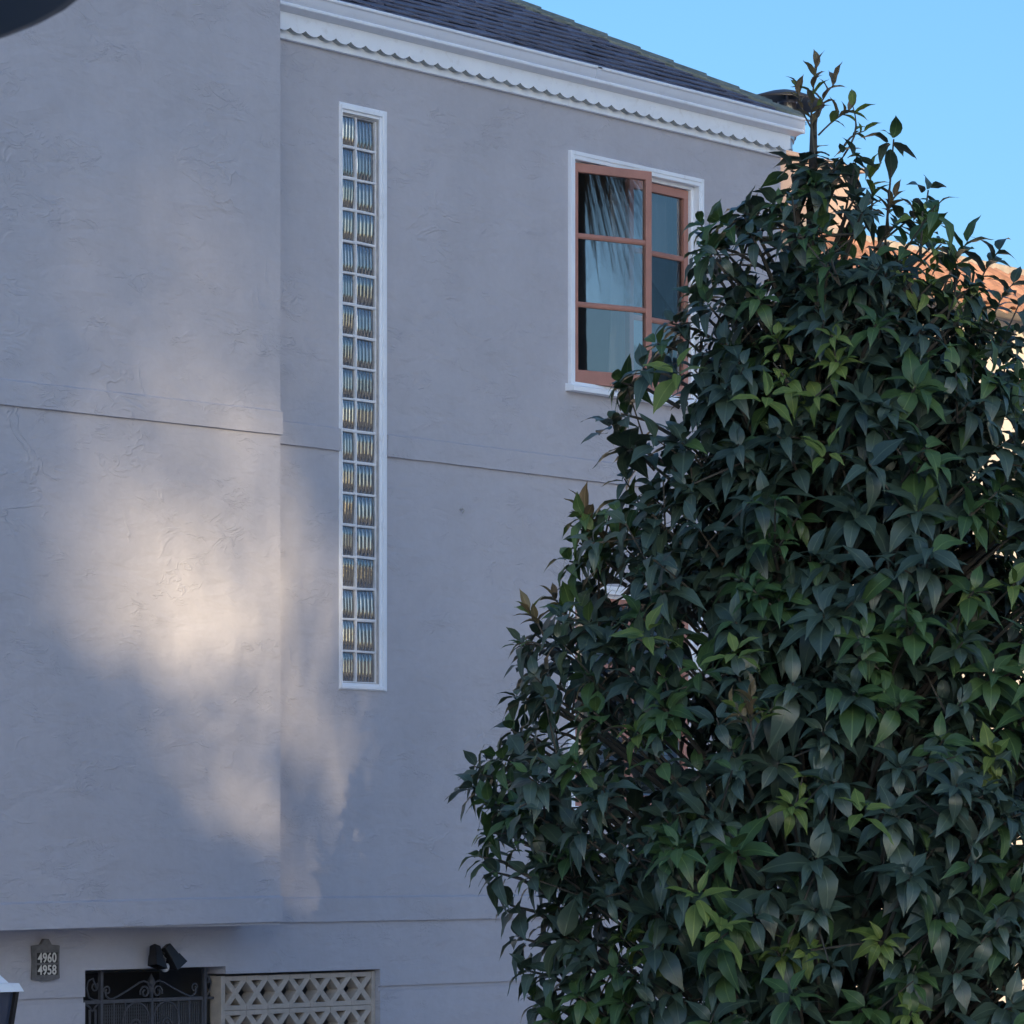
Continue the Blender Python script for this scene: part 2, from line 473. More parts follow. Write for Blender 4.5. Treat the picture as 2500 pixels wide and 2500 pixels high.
def panel(mb, x0, x1, z0, z1, y, holes, depth):
    """front face at y with rectangular holes (hx0,hx1,hz0,hz1) whose reveals go back by depth"""
    xs = sorted(set([x0, x1] + [min(max(h[i], x0), x1) for h in holes for i in (0, 1)]))
    zs = sorted(set([z0, z1] + [min(max(h[i], z0), z1) for h in holes for i in (2, 3)]))
    def in_hole(cx, cz):
        return any(h[0] < cx < h[1] and h[2] < cz < h[3] for h in holes)
    for a, b in zip(xs, xs[1:]):
        for c, d in zip(zs, zs[1:]):
            if not in_hole((a + b) / 2, (c + d) / 2):
                mb.add([(a, y, c), (b, y, c), (b, y, d), (a, y, d)], [(0, 1, 2, 3)])
    e = 1e-4
    for a, b in zip(xs, xs[1:]):
        for c, d in zip(zs, zs[1:]):
            if in_hole((a + b) / 2, (c + d) / 2):
                yb = y + depth
                if c > z0 + e and not in_hole((a + b) / 2, c - 1e-3): mb.add([(a, y, c), (b, y, c), (b, yb, c), (a, yb, c)], [(0, 1, 2, 3)])
                if not in_hole((a + b) / 2, d + 1e-3) and d < z1 - e: mb.add([(a, y, d), (a, yb, d), (b, yb, d), (b, y, d)], [(0, 1, 2, 3)])
                if not in_hole(a - 1e-3, (c + d) / 2): mb.add([(a, y, c), (a, yb, c), (a, yb, d), (a, y, d)], [(0, 1, 2, 3)])
                if not in_hole(b + 1e-3, (c + d) / 2): mb.add([(b, y, c), (b, y, d), (b, yb, d), (b, yb, c)], [(0, 1, 2, 3)])

GATE = (-2.50, -1.256, 0.05, 2.542)
LATT = (-1.256, 0.229, 0.95, 2.494)
GBW = (-0.168, 0.213, 4.338, 8.002)          # glass block opening
CW1 = (2.275, 3.752, 6.485, 8.035)            # upper casement opening
CW2 = (2.275, 3.752, 3.55, 5.06)              # lower casement opening
w = MB()
panel(w, -8.0, CORN, 2.384, 8.62, 0.0, [GATE, LATT, GBW, CW1, CW2], 0.16)
panel(w, -8.0, CORN, 2.350, 2.384, 0.016, [GATE, LATT], 0.16)
panel(w, -8.0, CORN, 0.0, 2.350, 0.0, [GATE, LATT], 0.16)
for (a, b) in ((-8.0, GATE[0]), (LATT[1], CORN)):
    w.add([(a, 0, 2.384), (b, 0, 2.384), (b, .016, 2.384), (a, .016, 2.384)], [(3, 2, 1, 0)])
    w.add([(a, 0, 2.350), (b, 0, 2.350), (b, .016, 2.350), (a, .016, 2.350)], [(0, 1, 2, 3)])
w.add([(CORN, 0, 0), (CORN, 12, 0), (CORN, 12, 8.62), (CORN, 0, 8.62)], [(0, 1, 2, 3)])
w.add([(-8, 12, 0), (CORN, 12, 0), (CORN, 12, 8.62), (-8, 12, 8.62)], [(3, 2, 1, 0)])
w.add([(-8, 0, 0), (-8, 12, 0), (-8, 12, 8.62), (-8, 0, 8.62)], [(3, 2, 1, 0)])
w.build('wall', 'wall', house)
# lower belt (proud plaster band) under the upper storey and mid belt
def belt(name, x0, x1, y, z0, z1, sag0=0.0, sag1=0.0, t=0.02):
    """long plaster band; edges wander by a couple of millimetres as hand-run plaster does"""
    n = max(2, int((x1 - x0) / 0.12))
    vs, fs = [], []
    for i in range(n + 1):
        u = i / n; x = x0 + (x1 - x0) * u; dz = sag0 + (sag1 - sag0) * u
        j0 = 0.0022 * mnoise.noise(Vector((x * 3.1, z0, 2))); j1 = 0.0025 * mnoise.noise(Vector((x * 2.7, z1, 7)))
        jy = 0.0015 * mnoise.noise(Vector((x * 2.0, z1, 4)))
        vs += [(x, y, z0 + dz + j0), (x, y - t + jy, z0 + dz + j0), (x, y - t + jy, z1 + dz - t * .55 + j1), (x, y, z1 + dz + j1)]
    for i in range(n):
        for k in range(3):
            a = i * 4 + k
            fs.append((a, a + 4, a + 5, a + 1)[::-1])
    fs += [(0, 1, 2, 3), tuple(n * 4 + k for k in (3, 2, 1, 0))]
    return MB().add(vs, fs).build(name, 'wall', house)
belt('belt_course', BAYX + .01, -.186, 0.0, 5.824, 5.974)
belt('belt_course', .290, CORN, 0.0, 5.824, 5.974)
belt('belt_course', BAYX + .01, CORN, 0.0, 2.808, 2.968)

# projecting bay on the left
by = -0.35
b = MB()
b.add([(-8, by, 2.80), (BAYX, by, 2.80), (BAYX, by, 10.6), (-8, by, 10.6)], [(0, 1, 2, 3)])
b.add([(BAYX, by, 2.80), (BAYX, 0.8, 2.80), (BAYX, 0.8, 10.6), (BAYX, by, 10.6)], [(0, 1, 2, 3)])
b.add([(-8, by, 2.80), (BAYX, by, 2.80), (BAYX, .0, 2.80), (-8, .0, 2.80)], [(3, 2, 1, 0)])
b.add([(-8, by, 10.6), (BAYX, by, 10.6), (BAYX, .8, 10.6), (-8, .8, 10.6)], [(0, 1, 2, 3)])
b.add([(-8, .8, 8.0), (BAYX, .8, 8.0), (BAYX, .8, 10.6), (-8, .8, 10.6)], [(3, 2, 1, 0)])
bo = b.build('bay_wall', 'wall', house)
belt('belt_course', -8.0, BAYX + .004, by, 5.826, 5.976, -0.066, 0.0)
belt('belt_course', -8.0, BAYX + .004, by, 2.822, 2.982, -0.066, 0.0)

# ---- glass block window
def ring4(x0, x1, z0, z1, wl, wr, wb, wt, y0, y1):
    mb = MB()
    mb.box(x0, x0 + wl, y0, y1, z0, z1).box(x1 - wr, x1, y0, y1, z0, z1)
    mb.box(x0 + wl + .0005, x1 - wr - .0005, y0 + .0015, y1, z0, z0 + wb).box(x0 + wl + .0005, x1 - wr - .0005, y0 + .0015, y1, z1 - wt, z1)
    return mb
def bars(parent, name, mat, *a, bevel=.003):
    mb = ring4(*a); fs = mb.f; out = None
    for k in range(4):
        m2 = MB().add(mb.v[k * 8:k * 8 + 8], [tuple(i - k * 8 for i in f) for f in fs[k * 6:k * 6 + 6]])
        o = m2.build(name, mat, parent, bevel=bevel)
        if out is None: out = o
    return out
gbw = bpy.data.objects.new('glass_block_window', None); COL.objects.link(gbw); gbw.parent = house
bars(gbw, 'frame_bar', 'white', -.184, .288, 4.296, 8.064, .016, .075, .044, .064, -.010, 0.001)
bars(gbw, 'frame_bead', 'white', -.180, .262, 4.302, 8.046, .008, .030, .022, .026, -.026, -.0095)
bars(gbw, 'inner_jamb', 'jamb', GBW[0] + .001, GBW[1] - .001, GBW[2] + .001, GBW[3] - .001, .003, .004, .006, .010, 0.0015, 0.019)
GY = 0.020                                     # block face plane
PITCH_X, X_MID = 0.2005, 0.008
ROWS = 18; Z0, Z1 = 4.345, 7.995
PZ = (Z1 - Z0) / ROWS
mo = MB()
mo.box(GBW[0] + .0005, GBW[1] - .0005, GY + .024, GY + .10, GBW[2] + .0005, GBW[3] - .0005)
for r_ in range(ROWS + 1):                     # raised mortar joints, slightly wandering
    z = Z0 + r_ * PZ
    for c in range(2):
        xa = max(GBW[0] + .001, X_MID - PITCH_X + c * PITCH_X); xb = X_MID + c * PITCH_X
        za = z + random.uniform(-.003, .003); zb = z + random.uniform(-.003, .003); hw = random.uniform(.006, .0095)
        mo.prism_x([(GY + .025, -hw - .003), (GY - .004, -hw), (GY - .006, 0), (GY - .004, hw), (GY + .025, hw + .003)], xa, xb)
        for q in range(len(mo.v) - 10, len(mo.v)):
            vx, vy, vz = mo.v[q]
            mo.v[q] = (vx, vy, vz + (za if vx < (xa + xb) / 2 else zb))
for xc in (GBW[0] + .010, X_MID, X_MID + PITCH_X - .004):
    hw = .0068
    mo.prism_y([(xc - hw, Z0), (xc + hw, Z0), (xc + hw, Z1), (xc - hw, Z1)], GY - .0045, GY + .025)
mo.build('mortar_joint', 'mortar', gbw)
# one block: vertical flutes on a slightly dished face
def block_mesh(seed):
    rnd = random.Random(seed)
    NXf, NZf = 66, 6
    hw, hh = PITCH_X / 2 - .006, PZ / 2 - .006
    vs, fs = [], []
    ph = rnd.uniform(0, 6.28); warp = rnd.uniform(-.5, .5)
    for j in range(NZf + 1):
        wz = -1 + 2 * j / NZf
        for i in range(NXf + 1):
            wx = -1 + 2 * i / NXf
            edge = max(abs(wx), abs(wz))
            rim = 0.002 * max(0, (edge - .86) / .14)
            inner = max(0.0, min(1.0, (.97 - edge) / .12))
            fl = -0.0065 * abs(math.cos(wx * math.pi * 2.75 + ph * .5 + warp * .12 * wz)) * inner
            dish = 0.0012 * (1 - wx * wx) * (1 - wz * wz)
            vs.append((wx * hw, fl + rim - dish + 0.009, wz * hh))
    for j in range(NZf):
        for i in range(NXf):
            a = j * (NXf + 1) + i
            fs.append((a, a + 1, a + NXf + 2, a + NXf + 1))
    me = bpy.data.meshes.new('glass_block')
    me.from_pydata(vs, [], fs); me.materials.append(M['glass_block']); me.shade_smooth()
    return me
gb_meshes = [block_mesh(i) for i in range(5)]
for r_ in range(ROWS):
    for c in range(2):
        o = link('glass_block', gb_meshes[random.randrange(5)], gbw, loc=((GBW[0] + .014 + X_MID) / 2 if c == 0 else X_MID + PITCH_X / 2, GY, Z0 + (r_ + .5) * PZ))
        if c == 0: o.scale.x = .86
        o.rotation_euler = (R(random.uniform(-3, 3)), 0, R(random.uniform(-5, 5)))

# ---- casement windows
SALM = .052
def sash(parent, x0, x1, z0, z1, zm, y, M_):
    """salmon sash with three stacked panes; zm are the muntin heights; M_ places it (hinge) """
    mb = MB()
    mb.ring(x0, x1, z0, z1, SALM, y, y + .042, wb=.095, wt=.062)
    s = mb.build('sash', 'salmon', parent, bevel=.005)
    s.matrix_local = M_
    for z in zm:
        k = MB().prism_x([(y + .004, z - .006), (y + .012, z - .019), (y + .03, z - .019), (y + .03, z + .019), (y + .012, z + .019), (y + .004, z + .006)], x0 + SALM - .004, x1 - SALM + .004)
        m_ = k.build('muntin', 'salmon', parent, bevel=.002); m_.matrix_local = M_
    zz = [z0 + .095] + list(zm) + [z1 - .062]
    for a, b_ in zip(zz, zz[1:]):
        p = MB().add([(x0 + SALM - .006, y + .024, a - .004), (x1 - SALM + .006, y + .024, a - .004), (x1 - SALM + .006, y + .024, b_ + .004), (x0 + SALM - .006, y + .024, b_ + .004)], [(0, 1, 2, 3)]).build('pane', 'pane', parent)
        p.matrix_local = M_
    return s

def casement(op, open_deg, zm, lname):
    x0, x1, z0, z1 = op
    fr = MB().ring(x0 - .045, x1 + .045, z0 - .02, z1 + .045, .028, -0.030, 0.001, wb=.02, wt=.028).build('casement_window', 'white', house, bevel=.003)
    MB().ring(x0 - .019, x1 + .019, z0 - .002, z1 + .019, .028, -0.023, 0.030, wb=.01, wt=.03).build('inner_trim', 'white', fr, bevel=.003)
    MB().ring(x0 + .005, x1 - .005, z0 + .004, z1 - .006, .03, 0.030, 0.15, wb=.02, wt=.03).build('jamb_frame', 'white', fr, bevel=.003)
    MB().prism_x([(-.075, z0 - .062), (-.075, z0 - .028), (-.02, z0 - .012), (.03, z0 - .004), (.03, z0 - .062)], x0 - .075, x1 + .075).build('sill', 'white', fr, bevel=.003)
    xm = x0 + .055 + .675
    hx, hy = x0 + .045, 0.032
    T = Matrix.Translation((hx, hy, 0)) @ Matrix.Rotation(R(-open_deg), 4, 'Z') @ Matrix.Translation((-hx, -hy, 0))
    sash(fr, x0 + .045, xm, z0 + .006, z1 - .022, zm, 0.032, T)
    sash(fr, xm + .004, x1 - .038, z0 + .012, z1 - .040, [z - .012 for z in zm], 0.052, Matrix.Identity(4))
    return fr
cw_up = casement(CW1, 17.0, (7.513, 7.040), 'upper')
cw_lo = casement(CW2, 0.0, (4.55, 4.08), 'lower')
# window catch on the open sash
MB().box(2.94, 2.955, -.145, -.12, 7.70, 7.78).build('window_catch', 'iron', cw_up, bevel=.003)

def room(name, x0, x1, y1, z0, z1, parent):
    mb = MB(); y0 = 0.17
    mb.add([(x0, y1, z0), (x1, y1, z0), (x1, y1, z1), (x0, y1, z1)], [(0, 1, 2, 3)])
    mb.add([(x0, y0, z0), (x0, y1, z0), (x0, y1, z1), (x0, y0, z1)], [(0, 1, 2, 3)])
    mb.add([(x1, y0, z0), (x1, y0, z1), (x1, y1, z1), (x1, y1, z0)], [(0, 1, 2, 3)])
    mb.add([(x0, y0, z1), (x0, y1, z1), (x1, y1, z1), (x1, y0, z1)], [(0, 1, 2, 3)])
    mb.add([(x0, y0, z0), (x1, y0, z0), (x1, y1, z0), (x0, y1, z0)], [(0, 1, 2, 3)])
    return mb.build(name, 'room', parent)
room('room_interior', 0.9, 4.75, 4.2, 5.9, 8.5, house)
room('room_interior', 0.9, 4.75, 4.2, 2.9, 5.75, house)
room('porch_interior', -2.6, 0.4, 1.6, 0.02, 2.75, house)
# sheer curtain inside the upper window
cv, cf = [], []
NC, NR = 60, 14
for j in range(NR + 1):
    z = 6.42 + (8.16 - 6.42) * j / NR
    for i in range(NC + 1):
        u = i / NC
        pull = 0.10 * math.sin(math.pi * min(1, max(0, (z - 6.42) / 1.74))) * (1 - u)
        x = 3.00 + pull * 0.7 + 0.78 * u
        y = 0.24 + 0.022 * math.sin(u * 34 + 0.7 * math.sin(z * 2)) + 0.01 * math.sin(u * 80)
        cv.append((x, y, z))
for j in range(NR):
    for i in range(NC):
        a = j * (NC + 1) + i
        cf.append((a, a + 1, a + NC + 2, a + NC + 1))
m_, n_, l_, b_ = new_mat('sheer_translucent')
tr = n_.new('ShaderNodeBsdfTransparent'); mxs = n_.new('ShaderNodeMixShader'); mxs.inputs[0].default_value = 0.68
b_.inputs['Base Color'].default_value = (0.72, 0.74, 0.8, 1); b_.inputs['Roughness'].default_value = 0.9
l_.new(tr.outputs[0], mxs.inputs[1]); l_.new(b_.outputs[0], mxs.inputs[2]); l_.new(mxs.outputs[0], n_['Material Output'].inputs['Surface'])
MB().add(cv, cf).build('sheer_curtain', m_, smooth=True, label='white sheer curtain hanging inside the open upper window', category='curtain')
# drum lamp shade in the room, close to the window
ls = empty('floor_lamp', (2.95, 0.95, 5.9), 'round dark lamp shade inside the open upper window', 'lamp')
MB().lathe([(.26, .66), (.30, .93)], 32).build('lamp_shade', 'lamp_shade', ls, smooth=True)
sp_ = MB()
for k in range(3):
    q = k * 2 * math.pi / 3 + .3
    sp_.tube([(0, 0, .90), (.295 * math.cos(q), .295 * math.sin(q), .90)], .006, 5)
sp_.build('shade_spider', 'lamp_shade', ls)
MB().lathe([(0, 0), (.15, 0), (.15, .02), (.014, .03), (.014, .90), (0, .90)], 12).build('lamp_stand', 'iron', ls)
# slatted blind in the lower window
bl = empty('window_blind', (3.0, 0.2, 3.5), 'pale slatted blind inside the lower window behind the tree', 'blind')
sm = MB().prism_x([(-.022, -.012), (-.018, -.014), (.022, .012), (.018, .014)], -.71, .71)
me0 = None
for k in range(44):
    if me0 is None:
        o = sm.build('slat', 'blind', bl); me0 = o.data
    else:
        o = link('slat', me0, bl)
    o.location = (0, 0, .06 + k * .034)

# ---- eave: fascia, scalloped board, gutter
MB().box(BAYX + .001, 4.825, -.034, 0.002, 8.374, 8.60).build('frieze_board', 'white', house, bevel=.003)
WAV = .1462
prof = []
x = BAYX - .035
while x < 4.815:
    for k in range(8):
        u = k / 8
        xx = x + u * WAV
        if BAYX + .001 < xx < 4.812:
            prof.append((xx, 8.440 - .026 * math.sin(math.pi * u) ** .8))
    x += WAV
prof = [(BAYX + .001, 8.43)] + prof + [(4.815, 8.435), (4.815, 8.61), (BAYX + .001, 8.61)]
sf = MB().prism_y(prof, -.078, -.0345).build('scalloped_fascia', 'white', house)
sf.data.materials.append(M['shaded_edge'])
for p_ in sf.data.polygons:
    if abs(p_.normal.y) < .5 and p_.center.z < 8.46: p_.material_index = 1  # scallop undersides take the darkened tone in place of shade
gp = [(-.079, 8.632), (-.130, 8.640), (-.146, 8.652), (-.156, 8.657), (-.165, 8.653), (-.165, 8.643), (-.157, 8.637), (-.156, 8.622), (-.155, 8.604), (-.150, 8.588), (-.143, 8.578),
      (-.140, 8.572), (-.147, 8.568), (-.151, 8.560), (-.147, 8.553), (-.138, 8.550), (-.079, 8.529)]
go = MB().prism_x(gp[::-1], BAYX + .001, 4.885).build('gutter', 'gutter', house)
smooth_by_angle(go, 50)
MB().prism_x([(p[0] * 1.0 + (-.004 if p[0] < -.1 else 0), p[1]) for p in gp[::-1]], 2.35, 2.40).build('gutter_joint', 'gutter', house)
for pr_ in ([(-.150, 8.659), (-.162, 8.660), (-.169, 8.654), (-.169, 8.642), (-.162, 8.637), (-.150, 8.640)], [(-.140, 8.572), (-.150, 8.571), (-.156, 8.562), (-.152, 8.551), (-.140, 8.549)]):
    smooth_by_angle(MB().prism_x(pr_[::-1], BAYX + .0015, 4.8845).build('gutter_bead', 'white', house), 60)  # whiter strips paint in the sky light caught along lip and bead
MB().box(4.885, 4.892, -.158, -.079, 8.545, 8.640).build('gutter_end_cap', 'gutter', house, bevel=.003)

# ---- roof: hipped, shingled
SLOPE = 0.53
EX, EY, EZ = 5.0, -.105, 8.645
cs = 1 / math.sqrt(1 + SLOPE ** 2); sn = SLOPE * cs
TOPK = 4.6
rf = MB()
rf.add([(BAYX, EY, EZ), (EX, EY, EZ), (EX - TOPK, EY + TOPK, EZ + TOPK * SLOPE), (BAYX, EY + TOPK, EZ + TOPK * SLOPE)], [(0, 1, 2, 3)])
rf.add([(EX, EY, EZ), (EX, 12.1, EZ), (EX - TOPK, 12.1 - TOPK, EZ + TOPK * SLOPE), (EX - TOPK, EY + TOPK, EZ + TOPK * SLOPE)], [(0, 1, 2, 3)])
rf.add([(BAYX, EY, EZ), (BAYX, EY + TOPK, EZ + TOPK * SLOPE), (BAYX, EY + TOPK, EZ - .2), (BAYX, EY + .2, EZ - .2)], [(0, 1, 2, 3)])
rf.add([(BAYX, EY, EZ - .012), (EX, EY, EZ - .012), (EX, .3, EZ - .012), (BAYX, .3, EZ - .012)], [(3, 2, 1, 0)])
roof = rf.build('roof', 'slate', house)
EXPO, SW, SLEN = .165, .215, .31
U = Vector((0, cs, sn)); N_ = Vector((0, -sn, cs))
def shingle_verts(x0, x1, x0t, x1t, tilt0, tilt1, d=0.0):
    """lower edge x0..x1 (lifted), upper edge x0t..x1t"""
    th = .011
    def P_(x, u, n): v = U * u + N_ * n; return (x, v.y, v.z)
    lo0, lo1 = d, d
    vs = [P_(x0, lo0, .016 + tilt0), P_(x1, lo1, .016 + tilt1), P_(x1t, SLEN, .000), P_(x0t, SLEN, .000),
          P_(x0, lo0, .016 + th + tilt0), P_(x1, lo1, .016 + th + tilt1), P_(x1t, SLEN, .004), P_(x0t, SLEN, .004)]
    fs = [(0, 3, 2, 1), (4, 5, 6, 7), (0, 1, 5, 4), (1, 2, 6, 5), (3, 0, 4, 7)]
    return vs, fs
protos = []
for k in range(6):
    vs_, fs_ = shingle_verts(-SW / 2 + .007, SW / 2 - .007, -SW / 2 + .007, SW / 2 - .007, random.uniform(0, .012), random.uniform(0, .012), random.uniform(-.014, .014))
    me = bpy.data.meshes.new('shingle'); me.from_pydata(vs_, [], fs_); me.materials.append(M['slate']); protos.append(me)
rest = MB(); cnt = 0
for row in range(0, 27):
    k0 = (row * EXPO) * cs - .03
    base = Vector((0, EY + k0, EZ + k0 * SLOPE))
    off = random.uniform(0, SW) if row % 2 else random.uniform(0, SW) 
    x = BAYX - off
    hip_lo = EX - k0; hip_hi = EX - (k0 + SLEN * cs)
    while x < hip_lo:
        xl, xr = max(x, BAYX + .002), x + SW
        if xr - xl < .02: x += SW; continue
        clipped = xr > hip_hi or xl > x
        u_, v_, t_ = project(base + Vector(((xl + xr) / 2, 0, 0)))
        visible = v_ > -25
        if not clipped:
            me = random.choice(protos)
            if visible:
                link('shingle', me, roof, loc=(x + SW / 2, base.y, base.z)); cnt += 1
            else:
                rest.add([(v.co.x + x + SW / 2, v.co.y + base.y, v.co.z + base.z) for v in me.vertices], [tuple(p.vertices) for p in me.polygons])
        else:
            a0, a1 = xl + .0025, min(xr - .0025, hip_lo); b0, b1 = min(xl + .0025, hip_hi), min(xr - .0025, hip_hi)
            if b1 - b0 < .002: b1 = b0 + .002
            vs_, fs_ = shingle_verts(a0, a1, b0, b1, .002, .003)
            if visible:
                mb = MB().add(vs_, fs_)
                o = mb.build('shingle', 'slate', roof, loc=(0, base.y, base.z)); cnt += 1
            else:
                rest.add([(p[0], p[1] + base.y, p[2] + base.z) for p in vs_], fs_)
        x += SW
rest.build('shingles_beyond', 'slate', roof, kind='stuff')
# hip caps, lapped like fish scales along the hip
hipd = Vector((-1, 1, SLOPE)).normalized()
capL = .335
for k in range(20):
    s0 = .02 + k * .262
    p0 = Vector((EX, EY, EZ)) + hipd * s0
    mb = MB()
    side_a = Vector((-1, 0, 0)); side_a = (side_a - hipd * side_a.dot(hipd)).normalized()      # down onto the front plane
    fa = Vector((0, -cs, -sn)); fa = (fa - hipd * fa.dot(hipd)).normalized()
    fb = Vector((cs, 0, -sn)); fb = (fb - hipd * fb.dot(hipd)).normalized()
    up = Vector((0, 0, 1))
    W_ = .115; th = .028
    def sec(p, lift):
        a = p + fa * W_ + up * (lift * .8); b2 = p + up * (lift + .012); c = p + fb * W_ + up * (lift * .8)
        return [a, b2, c, c + up * th, b2 + up * th, a + up * th]
    s1 = sec(p0 - hipd * .0, .028); s2 = sec(p0 + hipd * capL, .012)
    vs_ = [tuple(v) for v in s1 + s2]
    fs_ = [(i, (i + 1) % 6, 6 + (i + 1) % 6, 6 + i) for i in range(6)] + [(5, 4, 1, 0), (4, 3, 2, 1), (6, 7, 10, 11), (7, 8, 9, 10)]
    MB().add(vs_, fs_).build('hip_cap', 'ridge_fringe', roof, bevel=.004)

# ---- breeze-block screen
scr = MB().box(-1.2545, -1.216, .040, .135, .95, 2.480).build('lattice_screen', 'block', house, bevel=.004)
MB().box(.193, .2285, .040, .135, .95, 2.480).build('jamb_block', 'block', scr, bevel=.004)
BW, BH = .2013, .2155
def xblock():
    mb = MB()
    h, w2 = BH, BW
    rail = .031
    mb.box(-w2 / 2 + .001, w2 / 2 - .001, 0, .09, .0012, rail)
    mb.box(-w2 / 2 + .001, w2 / 2 - .001, 0, .09, h - rail, h - .0012)
    t = .040
    for s in (1, -1):
        x0, z0, x1, z1 = -s * w2 / 2 * .80, rail, s * w2 / 2 * .80, h - rail
        dx, dz = x1 - x0, z1 - z0; L = math.hypot(dx, dz)
        hx = t / 2 * L / abs(dz)
        yo = .002 if s == 1 else .0035
        pr = [(x0 - hx, z0 - .003), (x0 + hx, z0 - .003), (x1 + hx, z1 + .003), (x1 - hx, z1 + .003)]
        if s == -1: pr = pr
        mb.prism_y(pr, yo, .088)
    return mb
o = xblock().build('breeze_block', 'block', scr, bevel=.003); xme = o.data
first = True
for r_ in range(7):
    for c in range(7):
        if first: first = False
        else:
            o = link('breeze_block', xme, scr, bevel=.003)
        o.location = (-1.216 + (c + .5) * (.193 + 1.216) / 7, .043 + random.uniform(-.002, .002), 2.478 - (r_ + 1) * BH)

# ---- wrought-iron entry gate
GYI = .10
def gp_(pts): return [(x, GYI, z) for x, z in pts]
gate = MB().box(-2.275, -2.253, GYI - .012, GYI + .012, .06, 2.535).box(-1.356, -1.334, GYI - .012, GYI + .012, .06, 2.535).build('entry_gate', 'iron', house)
MB().box(-2.498, -1.366, GYI - .010, GYI + .010, 2.335, 2.357).build('top_bar', 'iron', gate)
MB().box(-1.334, -1.262, GYI - .006, GYI + .006, 2.338, 2.352).build('side_bar', 'iron', gate)
MB().box(-1.371, -1.359, GYI - .008, GYI + .008, .06, 2.335).build('gate_stile', 'iron', gate)
MB().box(-1.831, -1.811, GYI - .010, GYI + .010, .06, 2.335).build('centre_bar', 'iron', gate)
MB().lathe([(.0, 0), (.012, 0), (.012, .05), (.018, .055), (.018, .068), (.010, .075), (.012, .085), (.026, .105), (.022, .122), (0, .165)], 12, (-1.821, GYI, 2.345)).build('finial', 'iron', gate, smooth=True)
def spiral(cx, cz, r0, r1, a0, a1, n=22):
    return [(cx + (r0 + (r1 - r0) * i / n) * math.cos(a0 + (a1 - a0) * i / n), cz + (r0 + (r1 - r0) * i / n) * math.sin(a0 + (a1 - a0) * i / n)) for i in range(n + 1)]
def scroll(pts, r=.0062):
    MB().tube(gp_(pts), r, 6).build('scroll', 'iron', gate, smooth=True)
for s in (1, -1):
    def mx_(pts): return [(-1.821 + s * (p[0] + 1.821), p[1]) for p in pts]
    # sweeping scroll above the bar: spiral by the centre, up and over, long slope down, curl at the far end
    inner = spiral(-1.878, 2.395, .012, .042, R(90), R(90 + 470))
    sweep = [(-1.838, 2.385), (-1.836, 2.425), (-1.853, 2.452), (-1.885, 2.463), (-1.925, 2.455), (-2.02, 2.413), (-2.12, 2.374), (-2.16, 2.361), (-2.19, 2.362), (-2.216, 2.378), (-2.226, 2.405)]
    scroll(mx_(inner))
    scroll(mx_(sweep))
    scroll(mx_(spiral(-2.208, 2.412, .030, .010, R(190), R(190 - 420))), .005)
    # large rings below the bar with inner spirals
    scroll(mx_([(-1.955 + .118 * math.cos(q), 2.215 + .118 * math.sin(q)) for q in [2 * math.pi * i / 30 for i in range(31)]]))
    scroll(mx_(spiral(-1.955, 2.19, .055, .010, R(-90), R(-90 - 560), 30)))
# side scrolls
scroll(spiral(-2.318, 2.44, .012, .030, R(0), R(400)) , .005)
scroll([(-2.30, 2.42), (-2.33, 2.49), (-2.37, 2.475), (-2.385, 2.43), (-2.365, 2.375), (-2.325, 2.358), (-2.285, 2.357)])
scroll(spiral(-1.318, 2.455, .010, .026, R(180), R(180 + 400)), .005)
scroll([(-1.325, 2.49), (-1.30, 2.475), (-1.285, 2.44), (-1.295, 2.39), (-1.33, 2.352)])
for xx in (-2.36, -2.31):
    MB().tube([(xx, GYI, 2.30), (xx, GYI, 0.1)], .008, 6).build('side_baluster', 'iron', gate)
MB().tube([(-2.395, GYI, 2.335), (-2.36, GYI, 2.318), (-2.335, GYI, 2.29), (-2.31, GYI, 2.318), (-2.28, GYI, 2.335)], .006, 5).build('scroll', 'iron', gate)
for xx in (-2.15, -2.05, -1.58, -1.48):
    MB().tube([(xx, GYI, 2.335), (xx, GYI, .1)], .006, 5).build('baluster', 'iron', gate)
mesh_ = MB()                                   # expanded-metal infill (too many strands to count)
for s in (0, 1):
    xa, xb = ((-2.253, -1.831) if s == 0 else (-1.811, -1.371))
    zt, dz, dx = 2.325, .040, .0195
    cols = int((xb - xa) / dx)
    for c in range(cols):
        for sg in (1, -1):
            pts = []
            for k in range(16):
                pts.append((xa + .008 + c * dx + (dx * .5 if (k % 2 == 0) == (sg == 1) else 0), GYI + .006, zt - k * dz * .5))
            mesh_.tube(pts, .0021, 3, False)
mesh_.build('expanded_mesh', 'iron', gate, kind='stuff')
MB().box(-2.49, -1.27, .55, .60, .05, 2.50).build('front_door', 'dark', house)

